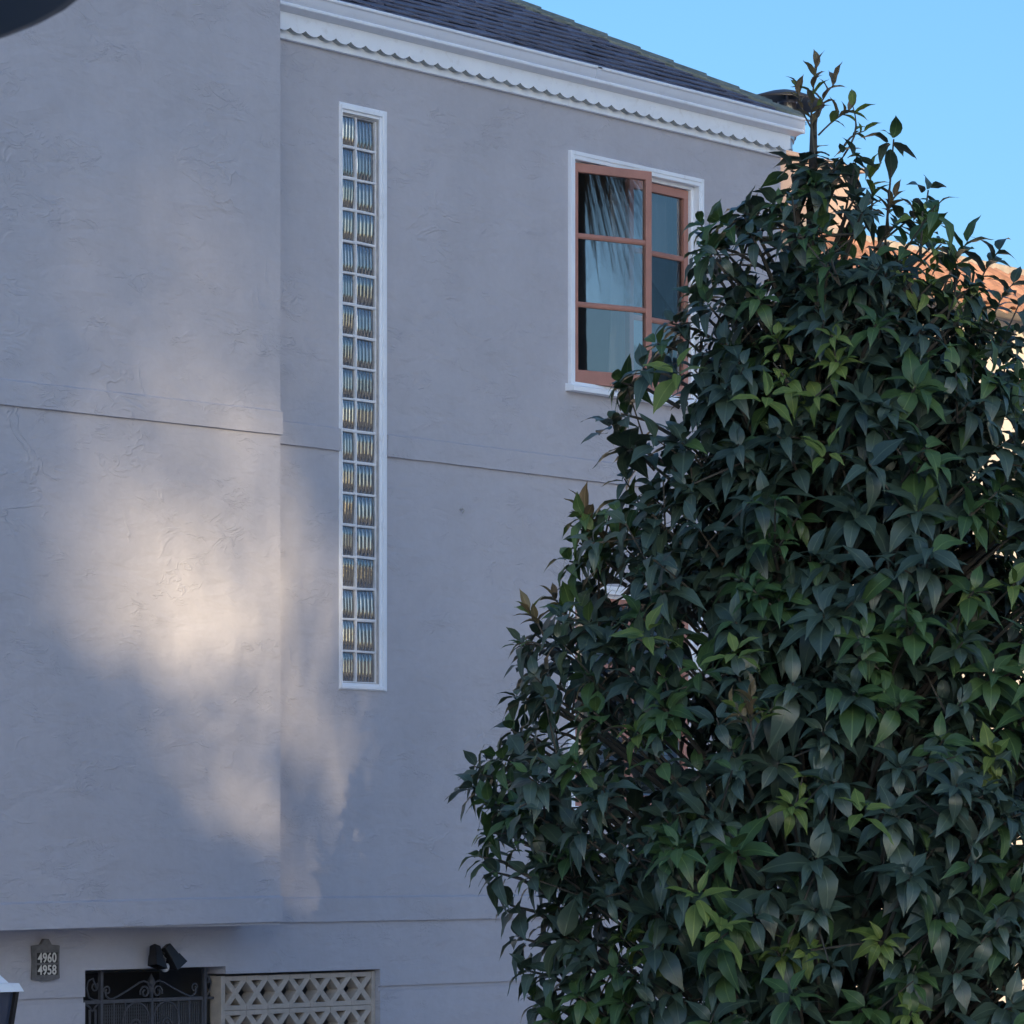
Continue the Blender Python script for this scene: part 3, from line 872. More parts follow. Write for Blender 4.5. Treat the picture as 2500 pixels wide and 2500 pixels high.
# ------------------------------------------------------------------ things on the wall
# house number plaque
pq = empty('house_number_sign', (-2.848, -.002, 2.497), 'small weathered plaque with house numbers 4960 and 4958 beside the gate', 'sign')
pv = [(-.112, .0), (-.06, -.006), (0, -.012), (.06, -.006), (.112, .004), (.106, .1), (.112, .198), (.045, .204), (.02, .238), (-.02, .240), (-.045, .206), (-.112, .200), (-.106, .1)]
MB().prism_y(pv, -.022, 0.0).build('back_plate', 'plaque', pq, bevel=.003)
MB().ring(-.100, .100, .012, .172, .013, -.030, -.021, wb=.014, wt=.01).build('plaque_frame', 'plaque', pq, bevel=.002)
MB().box(-.088, .088, -.030, -.021, .086, .0955).build('divider_bar', 'plaque', pq, bevel=.002)
for z, txt in ((.0975, '4960'), (.0255, '4958')):
    pn = MB().box(-.0875, .0875, -.0255, -.021, z + .0005, z + .060).build('number_panel', 'black', pq)
    cu = bpy.data.curves.new('house_number', 'FONT'); cu.body = txt; cu.size = .082; cu.extrude = .0012; cu.offset = .0016; cu.align_x = 'CENTER'
    cu.space_character = 1.06
    tmp = bpy.data.objects.new('tmp', cu); COL.objects.link(tmp)
    bpy.context.view_layer.update()
    me = bpy.data.meshes.new_from_object(tmp.evaluated_get(bpy.context.evaluated_depsgraph_get()))
    bpy.data.objects.remove(tmp)
    me.materials.clear(); me.materials.append(M['digit'])
    o = link('digits', me, pn); o.location = (0, -.0272, z + .004); o.rotation_euler = (R(90), 0, 0); o.scale = (.90, .96, 1)
# twin security floodlight above the gate
fl = empty('security_light', (-1.905, -.001, 2.60), 'twin-headed black security floodlight on the wall above the gate', 'lamp')
MB().lathe([(0, 0), (.05, 0), (.05, .02), (.03, .03), (0, .03)], 16, (0, 0, 0), Matrix.Rotation(R(90), 3, 'X')).build('mount_plate', 'black', fl)
def head(ax, ang, lean):
    mb = MB()
    mb.add([(-.028, -.022, .03), (.028, -.022, .03), (.028, .022, .03), (-.028, .022, .03), (-.036, -.032, -.06), (.036, -.032, -.06), (.036, .032, -.06), (-.036, .032, -.06)], [(0, 1, 2, 3), (7, 6, 5, 4), (0, 4, 5, 1), (1, 5, 6, 2), (2, 6, 7, 3), (3, 7, 4, 0)])
    o = mb.build('lamp_head', 'black', fl, bevel=.006)
    o.location = (ax, -.075, .055); o.rotation_euler = (R(lean), R(ang), 0)
    vz = MB().add([(-.037, -.033, -.055), (.037, -.033, -.055), (.037, .033, -.055), (-.037, .033, -.055), (-.050, -.040, -.125), (.050, -.040, -.125), (.046, .036, -.105), (-.046, .036, -.105)], [(0, 4, 5, 1), (1, 5, 6, 2), (2, 6, 7, 3), (3, 7, 4, 0)]).build('visor', 'black', o)
    MB().box(-.034, .034, -.029, .029, -.068, -.061).build('lens', 'bulb', o)
    return o
head(-.065, 17, -22); head(.045, -32, -12)
MB().tube([(0, -.03, .0), (-.03, -.06, .04), (-.065, -.075, .06)], .010, 6).tube([(0, -.03, 0), (.02, -.06, .035), (.045, -.075, .06)], .010, 6).build('swivel_arm', 'black', fl)
MB().tube([(.0, -.05, .03), (.012, -.085, .0), (.006, -.08, -.035)], .007, 6).build('sensor_arm', 'plaque', fl)
MB().lathe([(0, .03), (.022, .028), (.030, .012), (.028, -.006), (.018, -.02), (0, -.026)], 16, (.006, -.085, -.055)).build('motion_sensor', 'bulb', fl, smooth=True)
# small hook left in the wall
hk = MB().tube([(2.0 - .95, 0, 5.53), (1.05, -.03, 5.535), (1.05, -.036, 5.52), (1.05, -.02, 5.505)], .006, 6).build('wall_hook', 'jamb', label='small painted-over hook on the wall between the two windows', category='hook')

# post lantern at the lower left, standing in front of the house
PLX, PLY = -4.885, -1.5
ln = empty('post_lantern', (PLX, PLY, 0.11), 'post lantern with white metal cap at the lower left edge', 'lamp')
lz = 2.505 - .11
def frus(mb, a0, z0, a1, z1):
    mb.add([(-a0, -a0, z0), (a0, -a0, z0), (a0, a0, z0), (-a0, a0, z0), (-a1, -a1, z1), (a1, -a1, z1), (a1, a1, z1), (-a1, a1, z1)], [(0, 3, 2, 1), (4, 5, 6, 7), (0, 1, 5, 4), (1, 2, 6, 5), (2, 3, 7, 6), (3, 0, 4, 7)])
    return mb
mb = MB(); frus(mb, .192, lz, .172, lz + .045); frus(mb, .135, lz + .0455, .05, lz + .155); frus(mb, .02, lz + .156, .02, lz + .20)
mb.build('cap', 'white', ln, bevel=.004)
for sx in (-1, 1):
    for sy in (-1, 1):
        q = MB().add([(sx * .16 - .012, sy * .16 - .012, lz - .002), (sx * .16 + .012, sy * .16 - .012, lz - .002), (sx * .16 + .012, sy * .16 + .012, lz - .002), (sx * .16 - .012, sy * .16 + .012, lz - .002),
                      (sx * .12 - .012, sy * .12 - .012, lz - .36), (sx * .12 + .012, sy * .12 - .012, lz - .36), (sx * .12 + .012, sy * .12 + .012, lz - .36), (sx * .12 - .012, sy * .12 + .012, lz - .36)],
                     [(0, 1, 2, 3), (7, 6, 5, 4), (0, 4, 5, 1), (1, 5, 6, 2), (2, 6, 7, 3), (3, 7, 4, 0)])
        q.build('cage_bar', 'black', ln)
for k in range(4):
    o = MB().add([(-.148, -.152, lz - .004), (.148, -.152, lz - .004), (.110, -.112, lz - .358), (-.110, -.112, lz - .358)], [(3, 2, 1, 0)]).build('glass_panel', 'lantern_pane', ln)
    o.rotation_euler = (0, 0, k * math.pi / 2)
MB().box(-.135, .135, -.135, .135, lz - .385, lz - .361).build('cage_base', 'black', ln, bevel=.004)
MB().lathe([(0, 0), (.13, 0), (.13, .03), (.06, .06), (.045, .3), (.038, 1.6), (.05, lz - .44), (.06, lz - .386), (0, lz - .386)], 16).build('post', 'black', ln, smooth=True)

# unidentified dark shape at the top left corner, made up as a hooded lamp
fv = Vector((math.sin(TH), math.cos(TH), 0)); rv = Vector((math.cos(TH), -math.sin(TH), 0))
lp = CAM + fv * 3.0 + rv * (3.0 * -.302)
st = empty('dark_corner_shape', (lp.x, lp.y, 0.11), 'unidentified dark shape, out of focus, in the top left corner, built as a lamp hood', 'lamp')
hz = 3.2 + .2242 * 3.0 - .11
MB().lathe([(.0, hz + .30), (.06, hz + .29), (.16, hz + .22), (.34, hz + .12), (.52, hz + .05), (.596, hz + .012), (.602, hz), (.590, hz - .002), (.5, hz + .028), (.30, hz + .08), (.12, hz + .11), (0, hz + .12)], 64).build('hood', 'black', st, smooth=True)
MB().lathe([(.0, hz + .10), (.05, hz + .09), (.07, hz + .03), (.05, hz - .03), (.0, hz - .04)], 20).build('globe', 'bulb', st, smooth=True)
MB().lathe([(0, 0), (.12, 0), (.12, .12), (.06, .2), (.045, 1.2), (.035, hz - .04), (0, hz - .04)], 16).build('post', 'iron', st, smooth=True)

# ------------------------------------------------------------------ neighbour's house on the right
nb = empty('tiled_house', (5.9, 0.35, 0), 'cream house with terracotta tiled eave behind the tree at the right', 'house')
nx, ny = 5.9, 0.35
MB().box(0, 11.0, 0, 9.5, 0, 7.60).build('wall', 'cream', nb)
MB().box(-.02, 11.02, .53, .80, 7.58, 8.19).build('parapet', 'beigeband', nb, bevel=.02)
MB().prism_x([(-.33, 7.60), (-.33, 7.605), (.528, 8.10), (.528, 7.60)], -.02, 11.02).build('roof_deck', 'beigeband', nb)
def tile_mesh(seed):
    rnd = random.Random(seed)
    mb = MB(); L = .46; n = 8
    vs, fs = [], []
    for j, (u, r0) in enumerate(((0, .092), (L, .074))):
        for k in range(n + 1):
            q = math.pi * k / n
            vs.append((-r0 * math.cos(q), u * .866, u * .5 + r0 * .8 * math.sin(q)))
        for k in range(n + 1):
            q = math.pi * k / n
            r1 = r0 - .016
            vs.append((-r1 * math.cos(q), u * .866, u * .5 + r1 * .8 * math.sin(q)))
    m2 = 2 * (n + 1)
    for k in range(n):
        fs += [(k, k + 1, m2 + k + 1, m2 + k), (n + 1 + k, m2 + n + 1 + k, m2 + n + 2 + k, n + 2 + k), (k, n + 1 + k, n + 2 + k, k + 1)]
    return mb.add(vs, fs)
tproto = tile_mesh(0).build('roof_tile', 'terracotta', nb, smooth=True); tproto['kind'] = 'part'
del tproto['kind']
tme = tproto.data; first = True
for row in range(3):
    for c in range(36):
        if first: o = tproto; first = False
        else: o = link('roof_tile', tme, nb)
        o.location = (.08 + c * .205 + random.uniform(-.012, .012), -.38 + row * .30, 7.56 + row * .173 + random.uniform(-.006, .006))
        o.rotation_euler = (R(random.uniform(-2, 2)), R(random.uniform(-3, 3)), R(random.uniform(-3, 3)))
MB().box(.6, 1.6, -.05, -.001, 4.6, 6.1).build('window', 'window_dark', nb)
# peach chimney with flue pipe and rain cap
ch = MB().box(.10, 1.47, .65, 1.45, 7.45, 8.70).build('chimney', 'peach', nb, bevel=.01)
MB().box(.06, 1.51, .61, 1.49, 8.701, 8.74).build('chimney_cap', 'peach', ch, bevel=.01)
fx, fy = 6.90 - nx, 1.40 - ny
pts = [((fx - .11, fy, 8.74), .115), ((fx - .11, fy, 8.86), .115), ((fx - .085, fy, 8.94), .112), ((fx - .04, fy, 9.00), .10), ((fx + .01, fy, 9.05), .085), ((fx + .03, fy, 9.14), .072), ((fx + .03, fy, 9.26), .07)]
for k in range(len(pts) - 1):
    (p0, r0), (p1, r1) = pts[k], pts[k + 1]
    MB().tube([p0, p1], [r0 + .004, r0 - .002], 20).tube([tuple(Vector(p0) + (Vector(p1) - Vector(p0)) * .9), p1], [r0 + .009, r0 + .009], 20).build('flue_segment', 'galv', ch, smooth=False)
rc = MB().lathe([(0, .105), (.05, .10), (.14, .075), (.28, .022), (.318, .0), (.322, -.012), (.31, -.012), (.26, .004), (.12, .05), (0, .07)], 40, (fx - .01, fy, 9.24), Matrix.Rotation(R(4), 3, 'Y')).build('rain_cap', 'capdark', ch, smooth=True)
MB().tube([(fx + .03, fy, 9.24), (fx + .02, fy, 9.32)], .012, 8).build('cap_strut', 'galv', ch)

# ------------------------------------------------------------------ across the street (behind the viewer: blocks and trees added for shade, houses and palm mirrored in the glass)
def townhouse(name, x0, x1, y0, y1, h, mat, label, front_y):
    e = empty(name, ((x0 + x1) / 2, (y0 + y1) / 2, 0), label, 'house', 'houses across the street')
    cx, cy = (x0 + x1) / 2, (y0 + y1) / 2
    hx, hy = (x1 - x0) / 2, (y1 - y0) / 2
    MB().box(-hx, hx, -hy, hy, 0, h).build('wall', mat, e)
    MB().box(-hx - .15, hx + .15, -hy - .15, hy + .15, h + .001, h + .25).build('cornice', 'white', e, bevel=.02)
    n = max(1, int((x1 - x0) / 2.6))
    for s in range(int(h // 3.1)):
        for k in range(n):
            wx = -hx + (k + .5) * (2 * hx / n)
            f = MB().ring(wx - .6, wx + .6, 1.1 + s * 3.1, 2.6 + s * 3.1, .08, hy + .001, hy + .05).build('window', 'white', e)
            MB().box(wx - .52, wx + .52, hy + .012, hy + .02, 1.18 + s * 3.1, 2.52 + s * 3.1).build('pane', 'window_dark', f)
    return e
sun_h = Vector((-math.sin(SUN_AZ), -math.cos(SUN_AZ), 0))
def far_block(xa, xb, dist, h, depth, mat, label):          # unseen block added square to the low sun, shading the facade from xa to xb
    c = Vector(((xa + xb) / 2, 0, 0)) + sun_h * (dist + depth / 2)
    wd = (xb - xa) * math.cos(SUN_AZ)
    e = townhouse('sun_blocker', c.x - wd / 2, c.x + wd / 2, c.y - depth / 2, c.y + depth / 2, h, mat, label, 0)
    e.rotation_euler = (0, 0, -SUN_AZ)
far_block(-.50, 5.6, 118, 33.0, 9, 'tan_house', 'unseen tall narrow tan block added behind the viewer to shade the facade')
far_block(-30, -2.25, 119, 33.5, 9, 'grey_house', 'unseen tall wide grey block added behind the viewer to shade the facade')
far_block(-2.24, -.51, 121, 24.3, 7, 'tan_house', 'unseen lower tan block added between two tall ones to end the sun patch')
townhouse('street_house', 4.0, 15.0, -36, -26, 8.6, 'grey_house', 'low grey house straight across the street', -26)
townhouse('street_house', 31.5, 44, -34, -22, 8.7, 'pale_house', 'sunlit pale house across the street far to the right', -22)

def leaf_cloud(name, centre, rad, n, size, mat, parent, dens=None, seed=1, hang=False):
    rnd = random.Random(seed)
    vs, fs = [], []
    c = Vector(centre)
    k = 0
    while k < n:
        p = Vector((rnd.uniform(-1, 1), rnd.uniform(-1, 1), rnd.uniform(-1, 1)))
        if p.length > 1 or p.length < .15: continue
        if mnoise.noise(p * 2.2 + Vector((seed, 0, 0))) < -.12: continue
        q = Vector((p.x * rad[0], p.y * rad[1], p.z * rad[2])) + c
        if dens and rnd.random() > dens(q): continue
        a = Vector((rnd.gauss(0, 1), rnd.gauss(0, 1), rnd.gauss(0, 1))).normalized()
        if hang: a = Vector((rnd.gauss(0, .12), rnd.gauss(0, .12), -1)).normalized()
        b2 = a.cross(Vector((rnd.gauss(0, 1), rnd.gauss(0, 1), rnd.gauss(0, 1)))).normalized() * (.3 if hang else 1)
        s = size * rnd.uniform(.6, 1.3)
        i = len(vs)
        vs += [tuple(q - a * s), tuple(q + b2 * s * .4), tuple(q + a * s), tuple(q - b2 * s * .4)]
        fs.append((i, i + 1, i + 2, i + 3)); k += 1
    return MB().add(vs, fs).build(name, mat, parent)

def sun_mask_tree(x, y, crowns, label, trunk_h, seed):
    e = empty('sun_mask_tree', (x, y, 0), label, 'tree', 'unseen trees shaping the sun patch')
    MB().tube([(0, 0, 0), (.1, .05, trunk_h * .4), (-.1, 0, trunk_h * .8), (0, 0, trunk_h)], [.32, .24, .16, .06], 10).build('trunk', 'bark', e, smooth=True)
    for k, (c, rad, n, size, dens) in enumerate(crowns):
        leaf_cloud('crown', c, rad, n, size, 'far_leaf', e, dens, seed + k)
    return e
def along(x, z, dist):                     # where the sun ray that meets the bay wall at (x, z) passes, dist metres before it
    return Vector((x, -.35, z)) + sun_dir * dist
def shade_tree(label, base, crowns, seed):  # unseen tree, its crowns placed as masks that shape the sun patch
    top = max(c[0].z for c in crowns)
    e = empty('sun_mask_tree', (base.x, base.y, 0), label, 'tree', 'unseen trees shaping the sun patch')
    MB().tube([(0, 0, 0), (.1, .05, top * .4), (-.1, 0, top * .8), (0, 0, top)], [.34, .26, .18, .06], 10).build('trunk', 'bark', e, smooth=True)
    for k, (c, rad, n, size, dens) in enumerate(crowns):
        leaf_cloud('crown', c - Vector((base.x, base.y, 0)), rad, n, size, 'far_leaf', e, None, seed + k, dens == 'hang')
b1 = along(-3.3, 0, 40); b2 = along(1.6, 0, 64)
shade_tree('unseen broad tree behind the viewer, crowns shaped to edge the sun patch', b1, [
    (along(-3.9, 2.8, 40), (1.9, 1.6, 1.95), 7000, .14, None),
    (along(-2.2, 2.0, 40), (1.5, 1.4, 1.6), 4800, .13, None),
    (along(-1.8, 3.5, 40), (1.0, 1.0, 1.0), 420, .14, None),
    (along(-1.0, 1.3, 40), (1.5, 1.4, 1.5), 3200, .13, None),
    (along(-0.5, 4.3, 40), (1.0, 1.0, 1.9), 130, .30, 'hang')], 21)
shade_tree('unseen tall gum tree added behind the viewer to thin the upper sun patch', b2, [
    (along(0.15, 7.2, 64), (1.2, 1.2, 2.6), 3600, .16, None),
    (along(-1.6, 8.75, 64), (2.6, 1.6, 1.7), 5600, .16, None),
    (along(-2.0, 7.2, 64), (2.3, 1.6, 2.0), 4600, .10, None)], 31)
# palm with a shaggy skirt, mirrored in the open sash
pm = empty('palm_tree', (9.8, -22.5, 0.11), 'tall palm with a shaggy skirt of dry fronds across the street', 'tree')
MB().tube([(0, 0, 0), (.1, 0, 5), (0, .1, 10), (0, 0, 13.9)], [.34, .28, .25, .25], 12).build('trunk', 'bark', pm, smooth=True)
fv_ = MB(); rnd = random.Random(5)
for k in range(9000):
    q = rnd.uniform(0, 2 * math.pi); L = rnd.uniform(1.2, 3.6); up0 = rnd.uniform(-.75, 1.0)
    d = Vector((math.cos(q), math.sin(q), up0)).normalized()
    p = Vector((0, 0, 13.3 + rnd.uniform(-.5, .7))) + d * rnd.uniform(.1, .8)
    sd = d.cross(Vector((0, 0, 1))).normalized() * rnd.uniform(.006, .014)
    pts_ = []
    for j in range(6):
        u = j / 5
        pp = p + d * (L * u) + Vector((0, 0, -L * .22 * u * u)); pts_ += [tuple(pp - sd * (1 - .8 * u)), tuple(pp + sd * (1 - .8 * u))]
    fv_.add(pts_, [(2 * j, 2 * j + 1, 2 * j + 3, 2 * j + 2) for j in range(5)])
fv_.build('fronds', 'frond', pm, kind='stuff')

# ------------------------------------------------------------------ the big dark-leaved tree
DT = 19.83                                      # metres from the viewer
TX, TY = -3.635, -6.0
tree = empty('avocado_tree', (TX, TY, 0.11), 'big dense tree with large dark glossy leaves in front of the house', 'tree')
rnd = random.Random(42)
VPROF = [(360, 40), (400, 90), (440, 95), (480, 160), (520, 250), (560, 315), (600, 355), (700, 405), (800, 440), (900, 470), (1000, 510), (1150, 545), (1250, 590), (1360, 635), (1500, 695), (1700, 755), (1850, 828), (1950, 865), (2080, 860), (2180, 825), (2280, 790), (2400, 760), (2520, 740), (2700, 560), (2860, 300)]
ZPROF = [(3.2 + (2100 - v) * DT / 1e4 - .11, hw * DT / 1e4) for v, hw in VPROF]      # tree-local height, radius
def radius(z):
    for (z1, r1), (z0, r0) in zip(ZPROF, ZPROF[1:]):
        if z0 <= z <= z1: return r0 + (r1 - r0) * (z - z0) / (z1 - z0)
    return 0.0
ZT, ZB = ZPROF[0][0], ZPROF[-1][0]

# leaf shapes (unit length along +y, normal +z)
def leaf_mesh(name, seed, width, droop, fold, mat, curl=0.0):
    r2 = random.Random(seed)
    st_ = [0.0, .10, .24, .42, .60, .76, .90, 1.0]
    wd = [.10, .55, .92, 1.0, .84, .50, .17, 0.0]
    vs, fs, uvs = [], [], []
    ph = r2.uniform(0, 6.28); wav = r2.uniform(.010, .028); side = r2.uniform(-.05, .05)
    for i, (t, wi) in enumerate(zip(st_, wd)):
        z = -droop * t * t + .05 * math.sin(t * 3.1)
        y = t * (1 - .28 * droop * t)
        x0 = side * math.sin(t * math.pi)
        ww = width * .5 * wi
        e = wav * math.sin(t * 13 + ph); e2 = wav * math.sin(t * 12 + ph + 2)
        if i == len(st_) - 1:
            vs.append((x0 + curl * .1, y, z))
        else:
            vs += [(x0 - ww, y - .01, z + fold * ww + e), (x0, y, z), (x0 + ww, y - .01, z + fold * ww + e2)]
    for i in range(len(st_) - 2):
        a = i * 3
        fs += [(a, a + 1, a + 4, a + 3), (a + 1, a + 2, a + 5, a + 4)]
    a = (len(st_) - 2) * 3; tip = a + 3
    fs += [(a, a + 1, tip), (a + 1, a + 2, tip)]
    vuv = []
    for i, t in enumerate(st_):
        if i == len(st_) - 1: vuv.append((.5, 1.0))
        else: vuv += [(0.5 - .5 * max(wd[i], .2), t), (.5, t), (.5 + .5 * max(wd[i], .2), t)]
    return vs, fs, vuv
MATS = ['leaf', 'leaf_mid', 'leaf_young', 'leaf_bronze']
SHAPES = []
for k in range(9):
    SHAPES.append(leaf_mesh('leaf', k, [.42, .46, .38, .50, .41, .34, .30, .26, .44][k], [.18, .34, .46, .22, .56, .15, .10, .25, .72][k], [.22, .16, .34, .12, .28, .4, .6, .7, .2][k], None))
OBJ_MESH = {}
def obj_leaf_mesh(shape, mat):
    key = (shape, mat)
    if key not in OBJ_MESH:
        vs, fs, vuv = SHAPES[shape]
        me = bpy.data.meshes.new('leaf'); me.from_pydata(vs, [], fs); me.materials.append(M[MATS[mat]]); me.shade_smooth()
        uvl = me.uv_layers.new(name='leaf')
        for lp_ in me.loops: uvl.data[lp_.index].uv = vuv[lp_.vertex_index]
        at = me.attributes.new('tone', 'FLOAT', 'FACE')
        OBJ_MESH[key] = me
    return OBJ_MESH[key]

LEAVES = []       # (matrix, shape, mat)
TWIGS = []        # (points, radii)
def frame_from(dirv, upv):
    y = dirv.normalized(); x = y.cross(upv)
    if x.length < 1e-3: x = y.cross(Vector((1, 0, 0.1)))
    x.normalize(); z = x.cross(y)
    return Matrix((x, y, z)).transposed()

def add_leaf(p, d, up, L, shape, mat, roll=0.0):
    m3 = frame_from(d, up) @ Matrix.Rotation(roll, 3, 'Y')
    LEAVES.append((Matrix.Translation(p) @ (m3 * L).to_4x4(), shape, mat))

def whorl(p, axis, n, L, mat, spread=1.15, jit=.18, shapes=(0, 1, 2, 3, 4, 8), layers=2):
    """rosette of leaves at the end of a shoot: the lower, older leaves hang, the upper ones stand out"""
    axis = axis.normalized()
    a = axis.cross(Vector((0.3, .2, 1))).normalized(); b2 = axis.cross(a)
    off = rnd.uniform(0, 6.28)
    for k in range(n):
        q = off + k * 2.39996 + rnd.uniform(-.25, .25)
        u = k / max(1, n - 1)
        sp = spread * (1.25 - .6 * u) + rnd.uniform(-jit, jit)
        d = axis * math.cos(sp) + (a * math.cos(q) + b2 * math.sin(q)) * math.sin(sp)
        d = (d + Vector((0, 0, -.20 * (1 - u) - rnd.uniform(0, .16)))).normalized()
        LL = L * (1.12 - .45 * u) * rnd.uniform(.82, 1.15)
        base = p - axis * (.055 * (1 - u)) + d * .018
        up = Vector((0, 0, 1)) * .75 + axis * .6
        mm = mat if rnd.random() > .06 else min(1, mat + 1) if mat < 2 else mat
        add_leaf(base, d, up, LL, rnd.choice(shapes), mm, rnd.uniform(-.35, .35))

def lean(z):                                    # the upper crown leans to the right
    v = 2100 - (z + .11 - 3.2) * 1e4 / DT
    return (85 * math.exp(-((v - 860) / 290) ** 2) + 45 / (1 + math.exp(-(v - 1050) / 90))) * DT / 1e4

def crown_point(z, phi, f):
    r0 = radius(z)
    lump = 1 + .18 * mnoise.noise(Vector((math.cos(phi) * 1.7, math.sin(phi) * 1.7, z * 1.25))) + .05 * mnoise.noise(Vector((math.cos(phi) * 4, math.sin(phi) * 4, z * 3)))
    r_ = max(0, r0 * lump - .17) * f
    return Vector((r_ * math.cos(phi), r_ * math.sin(phi), z)) + rv * lean(z)

# boughs: Poisson-like cluster centres over the crown surface
centres = []
tries = 0
view = Vector((-math.sin(TH), -math.cos(TH), 0))
while tries < 14000 and len(centres) < 560:
    tries += 1
    z = ZB + (ZT - ZB) * rnd.random() ** 1.05
    r0 = radius(z)
    if rnd.random() > (r0 + .12) / 2.1: continue
    phi = rnd.uniform(0, 2 * math.pi)
    p = crown_point(z, phi, 1.0)
    facing = (p.x * view.x + p.y * view.y) / max(.05, math.hypot(p.x, p.y))
    dmin = .215 if facing > -.25 else .32
    if any((p - c[0]).length < dmin for c in centres): continue
    if rnd.random() < .10:                      # a shoot that stands out from the rest
        k_ = rnd.uniform(.04, .12); p = p + Vector((math.cos(phi) * k_, math.sin(phi) * k_, k_ * .6))
    centres.append((p, phi, 0))
outer = len(centres)
for k in range(720):                            # inner, older leaves that darken the inside
    z = ZB + .1 + (ZT - ZB - .7) * rnd.random()
    phi = rnd.uniform(0, 2 * math.pi)
    centres.append((crown_point(z, phi, rnd.uniform(.25, .86)), phi, 1))

def trunk_pt(z):
    return Vector((.06 * math.sin(z * 1.3), .05 * math.cos(z * 1.1), z))
for ci, (p, phi, inner) in enumerate(centres):
    rad_dir = Vector((math.cos(phi), math.sin(phi), 0))
    hrel = (p.z - ZB) / (ZT - ZB)
    axis = (rad_dir * 1.0 + Vector((0, 0, .35 + .6 * hrel)) + Vector((rnd.gauss(0, .22), rnd.gauss(0, .22), rnd.gauss(0, .18)))).normalized()
    t_ = rnd.random()
    if inner: mat = 0
    else: mat = 0 if t_ < .60 else (1 if t_ < .92 else 2)
    L = rnd.uniform(.15, .235) if not inner else rnd.uniform(.18, .24)
    if p.z > ZT - 1.0: L *= .82
    if mat == 2: L *= .78
    n = rnd.randint(7, 10)
    whorl(p, axis, n, L, mat, 1.1)
    # twig back towards the trunk
    root = trunk_pt(max(.8, p.z - .35 - .5 * math.hypot(p.x, p.y)))
    mid = root.lerp(p, .7) + Vector((0, 0, .03))
    start = root.lerp(p, .55)
    TWIGS.append(([start, mid.lerp(p, .35), p], [.014, .010, .005]))
    for s_ in range(rnd.randint(1, 3) if not inner else 1):
        off = Vector((rnd.gauss(0, .12), rnd.gauss(0, .12), rnd.gauss(-.03, .12)))
        off -= rad_dir * abs(rnd.gauss(.07, .06))
        q = p + off
        ax2 = (axis + Vector((rnd.gauss(0, .4), rnd.gauss(0, .4), rnd.gauss(0, .25)))).normalized()
        m2 = mat if rnd.random() < .75 else 0
        whorl(q, ax2, rnd.randint(5, 8), L * rnd.uniform(.75, 1.0), m2, 1.15)
        TWIGS.append(([p - axis * .12, q], [.006, .004]))

# sprigs of young growth that break the outline (tree-local positions)
def local(u, v, back=0.0):
    """place on the vertical plane through the trunk that faces the street corner, 'back' metres nearer the viewer"""
    t = DT - back * .88
    d = fv * t + rv * ((u - 1250) / 10000 * t) + Vector((0, 0, (2100 - v) / 10000 * t))
    return CAM + d - Vector((TX, TY, .11))

def sprig(base, tip, nleaf, L, mat, bend=.03, shapes=(5, 6, 7)):
    base, tip = Vector(base), Vector(tip)
    axis = (tip - base)
    pts_ = []
    perp = axis.cross(Vector((rnd.gauss(0, 1), rnd.gauss(0, 1), rnd.gauss(0, 1)))).normalized()
    for i in range(6):
        u = i / 5
        pts_.append(base + axis * u + perp * (bend * math.sin(u * math.pi)))
    TWIGS.append((pts_, [.0065, .006, .0055, .005, .004, .003]))
    for k in range(nleaf):
        u = .35 + .65 * (k + 1) / nleaf
        i = min(4, int(u * 5)); p = pts_[i].lerp(pts_[i + 1], u * 5 - i) if i < 5 else pts_[5]
        q = k * 2.4 + rnd.uniform(-.3, .3)
        a = axis.cross(Vector((.2, .1, 1))).normalized() if abs(axis.normalized().z) < .98 else Vector((1, 0, 0))
        b2 = axis.normalized().cross(a)
        sp = rnd.uniform(.6, 1.15) if u < .93 else rnd.uniform(.15, .6)
        d = axis.normalized() * math.cos(sp) + (a * math.cos(q) + b2 * math.sin(q)) * math.sin(sp)
        add_leaf(p, d, Vector((0, 0, 1)) + axis.normalized() * .5, L * rnd.uniform(.7, 1.25), rnd.choice(shapes), mat if rnd.random() < .8 else 2 if mat == 3 else 1, rnd.uniform(-.5, .5))

# crown leader
sprig(local(1992, 400), local(1994, 165), 12, .115, 3)
sprig(local(1992, 330), local(1945, 205), 7, .095, 3, .02)
sprig(local(1990, 330), local(2040, 200), 9, .105, 3, .03)
sprig(local(1998, 330), local(2072, 270), 8, .105, 3, -.03)
sprig(local(2060, 380), local(2082, 258), 4, .11, 2, .04)
sprig(local(2062, 355), local(2110, 320), 4, .08, 2, .02)
for (u, v, k) in ((1968, 385, 8), (2030, 385, 8), (1940, 408, 7), (1990, 420, 8), (2055, 412, 7), (2005, 445, 8)):
    whorl(local(u, v, rnd.uniform(-.15, .2)), Vector((rnd.gauss(0, .4), rnd.gauss(0, .4), .9)), k, .185, 0, 1.35, shapes=(1, 2, 4, 8))
# right shoulder
sprig(local(2110, 560), local(2122, 425), 9, .12, 2, .03)
sprig(local(2170, 560), local(2185, 480), 8, .10, 3, .02)
sprig(local(2225, 640), local(2270, 545), 9, .17, 1, .02, (0, 1, 5))
sprig(local(2300, 720), local(2362, 590), 8, .16, 1, .02, (0, 1, 5))
sprig(local(2370, 760), local(2440, 610), 8, .17, 0, .03, (1, 2, 4))
sprig(local(2420, 820), local(2475, 690), 8, .16, 0, .03, (1, 2, 4))
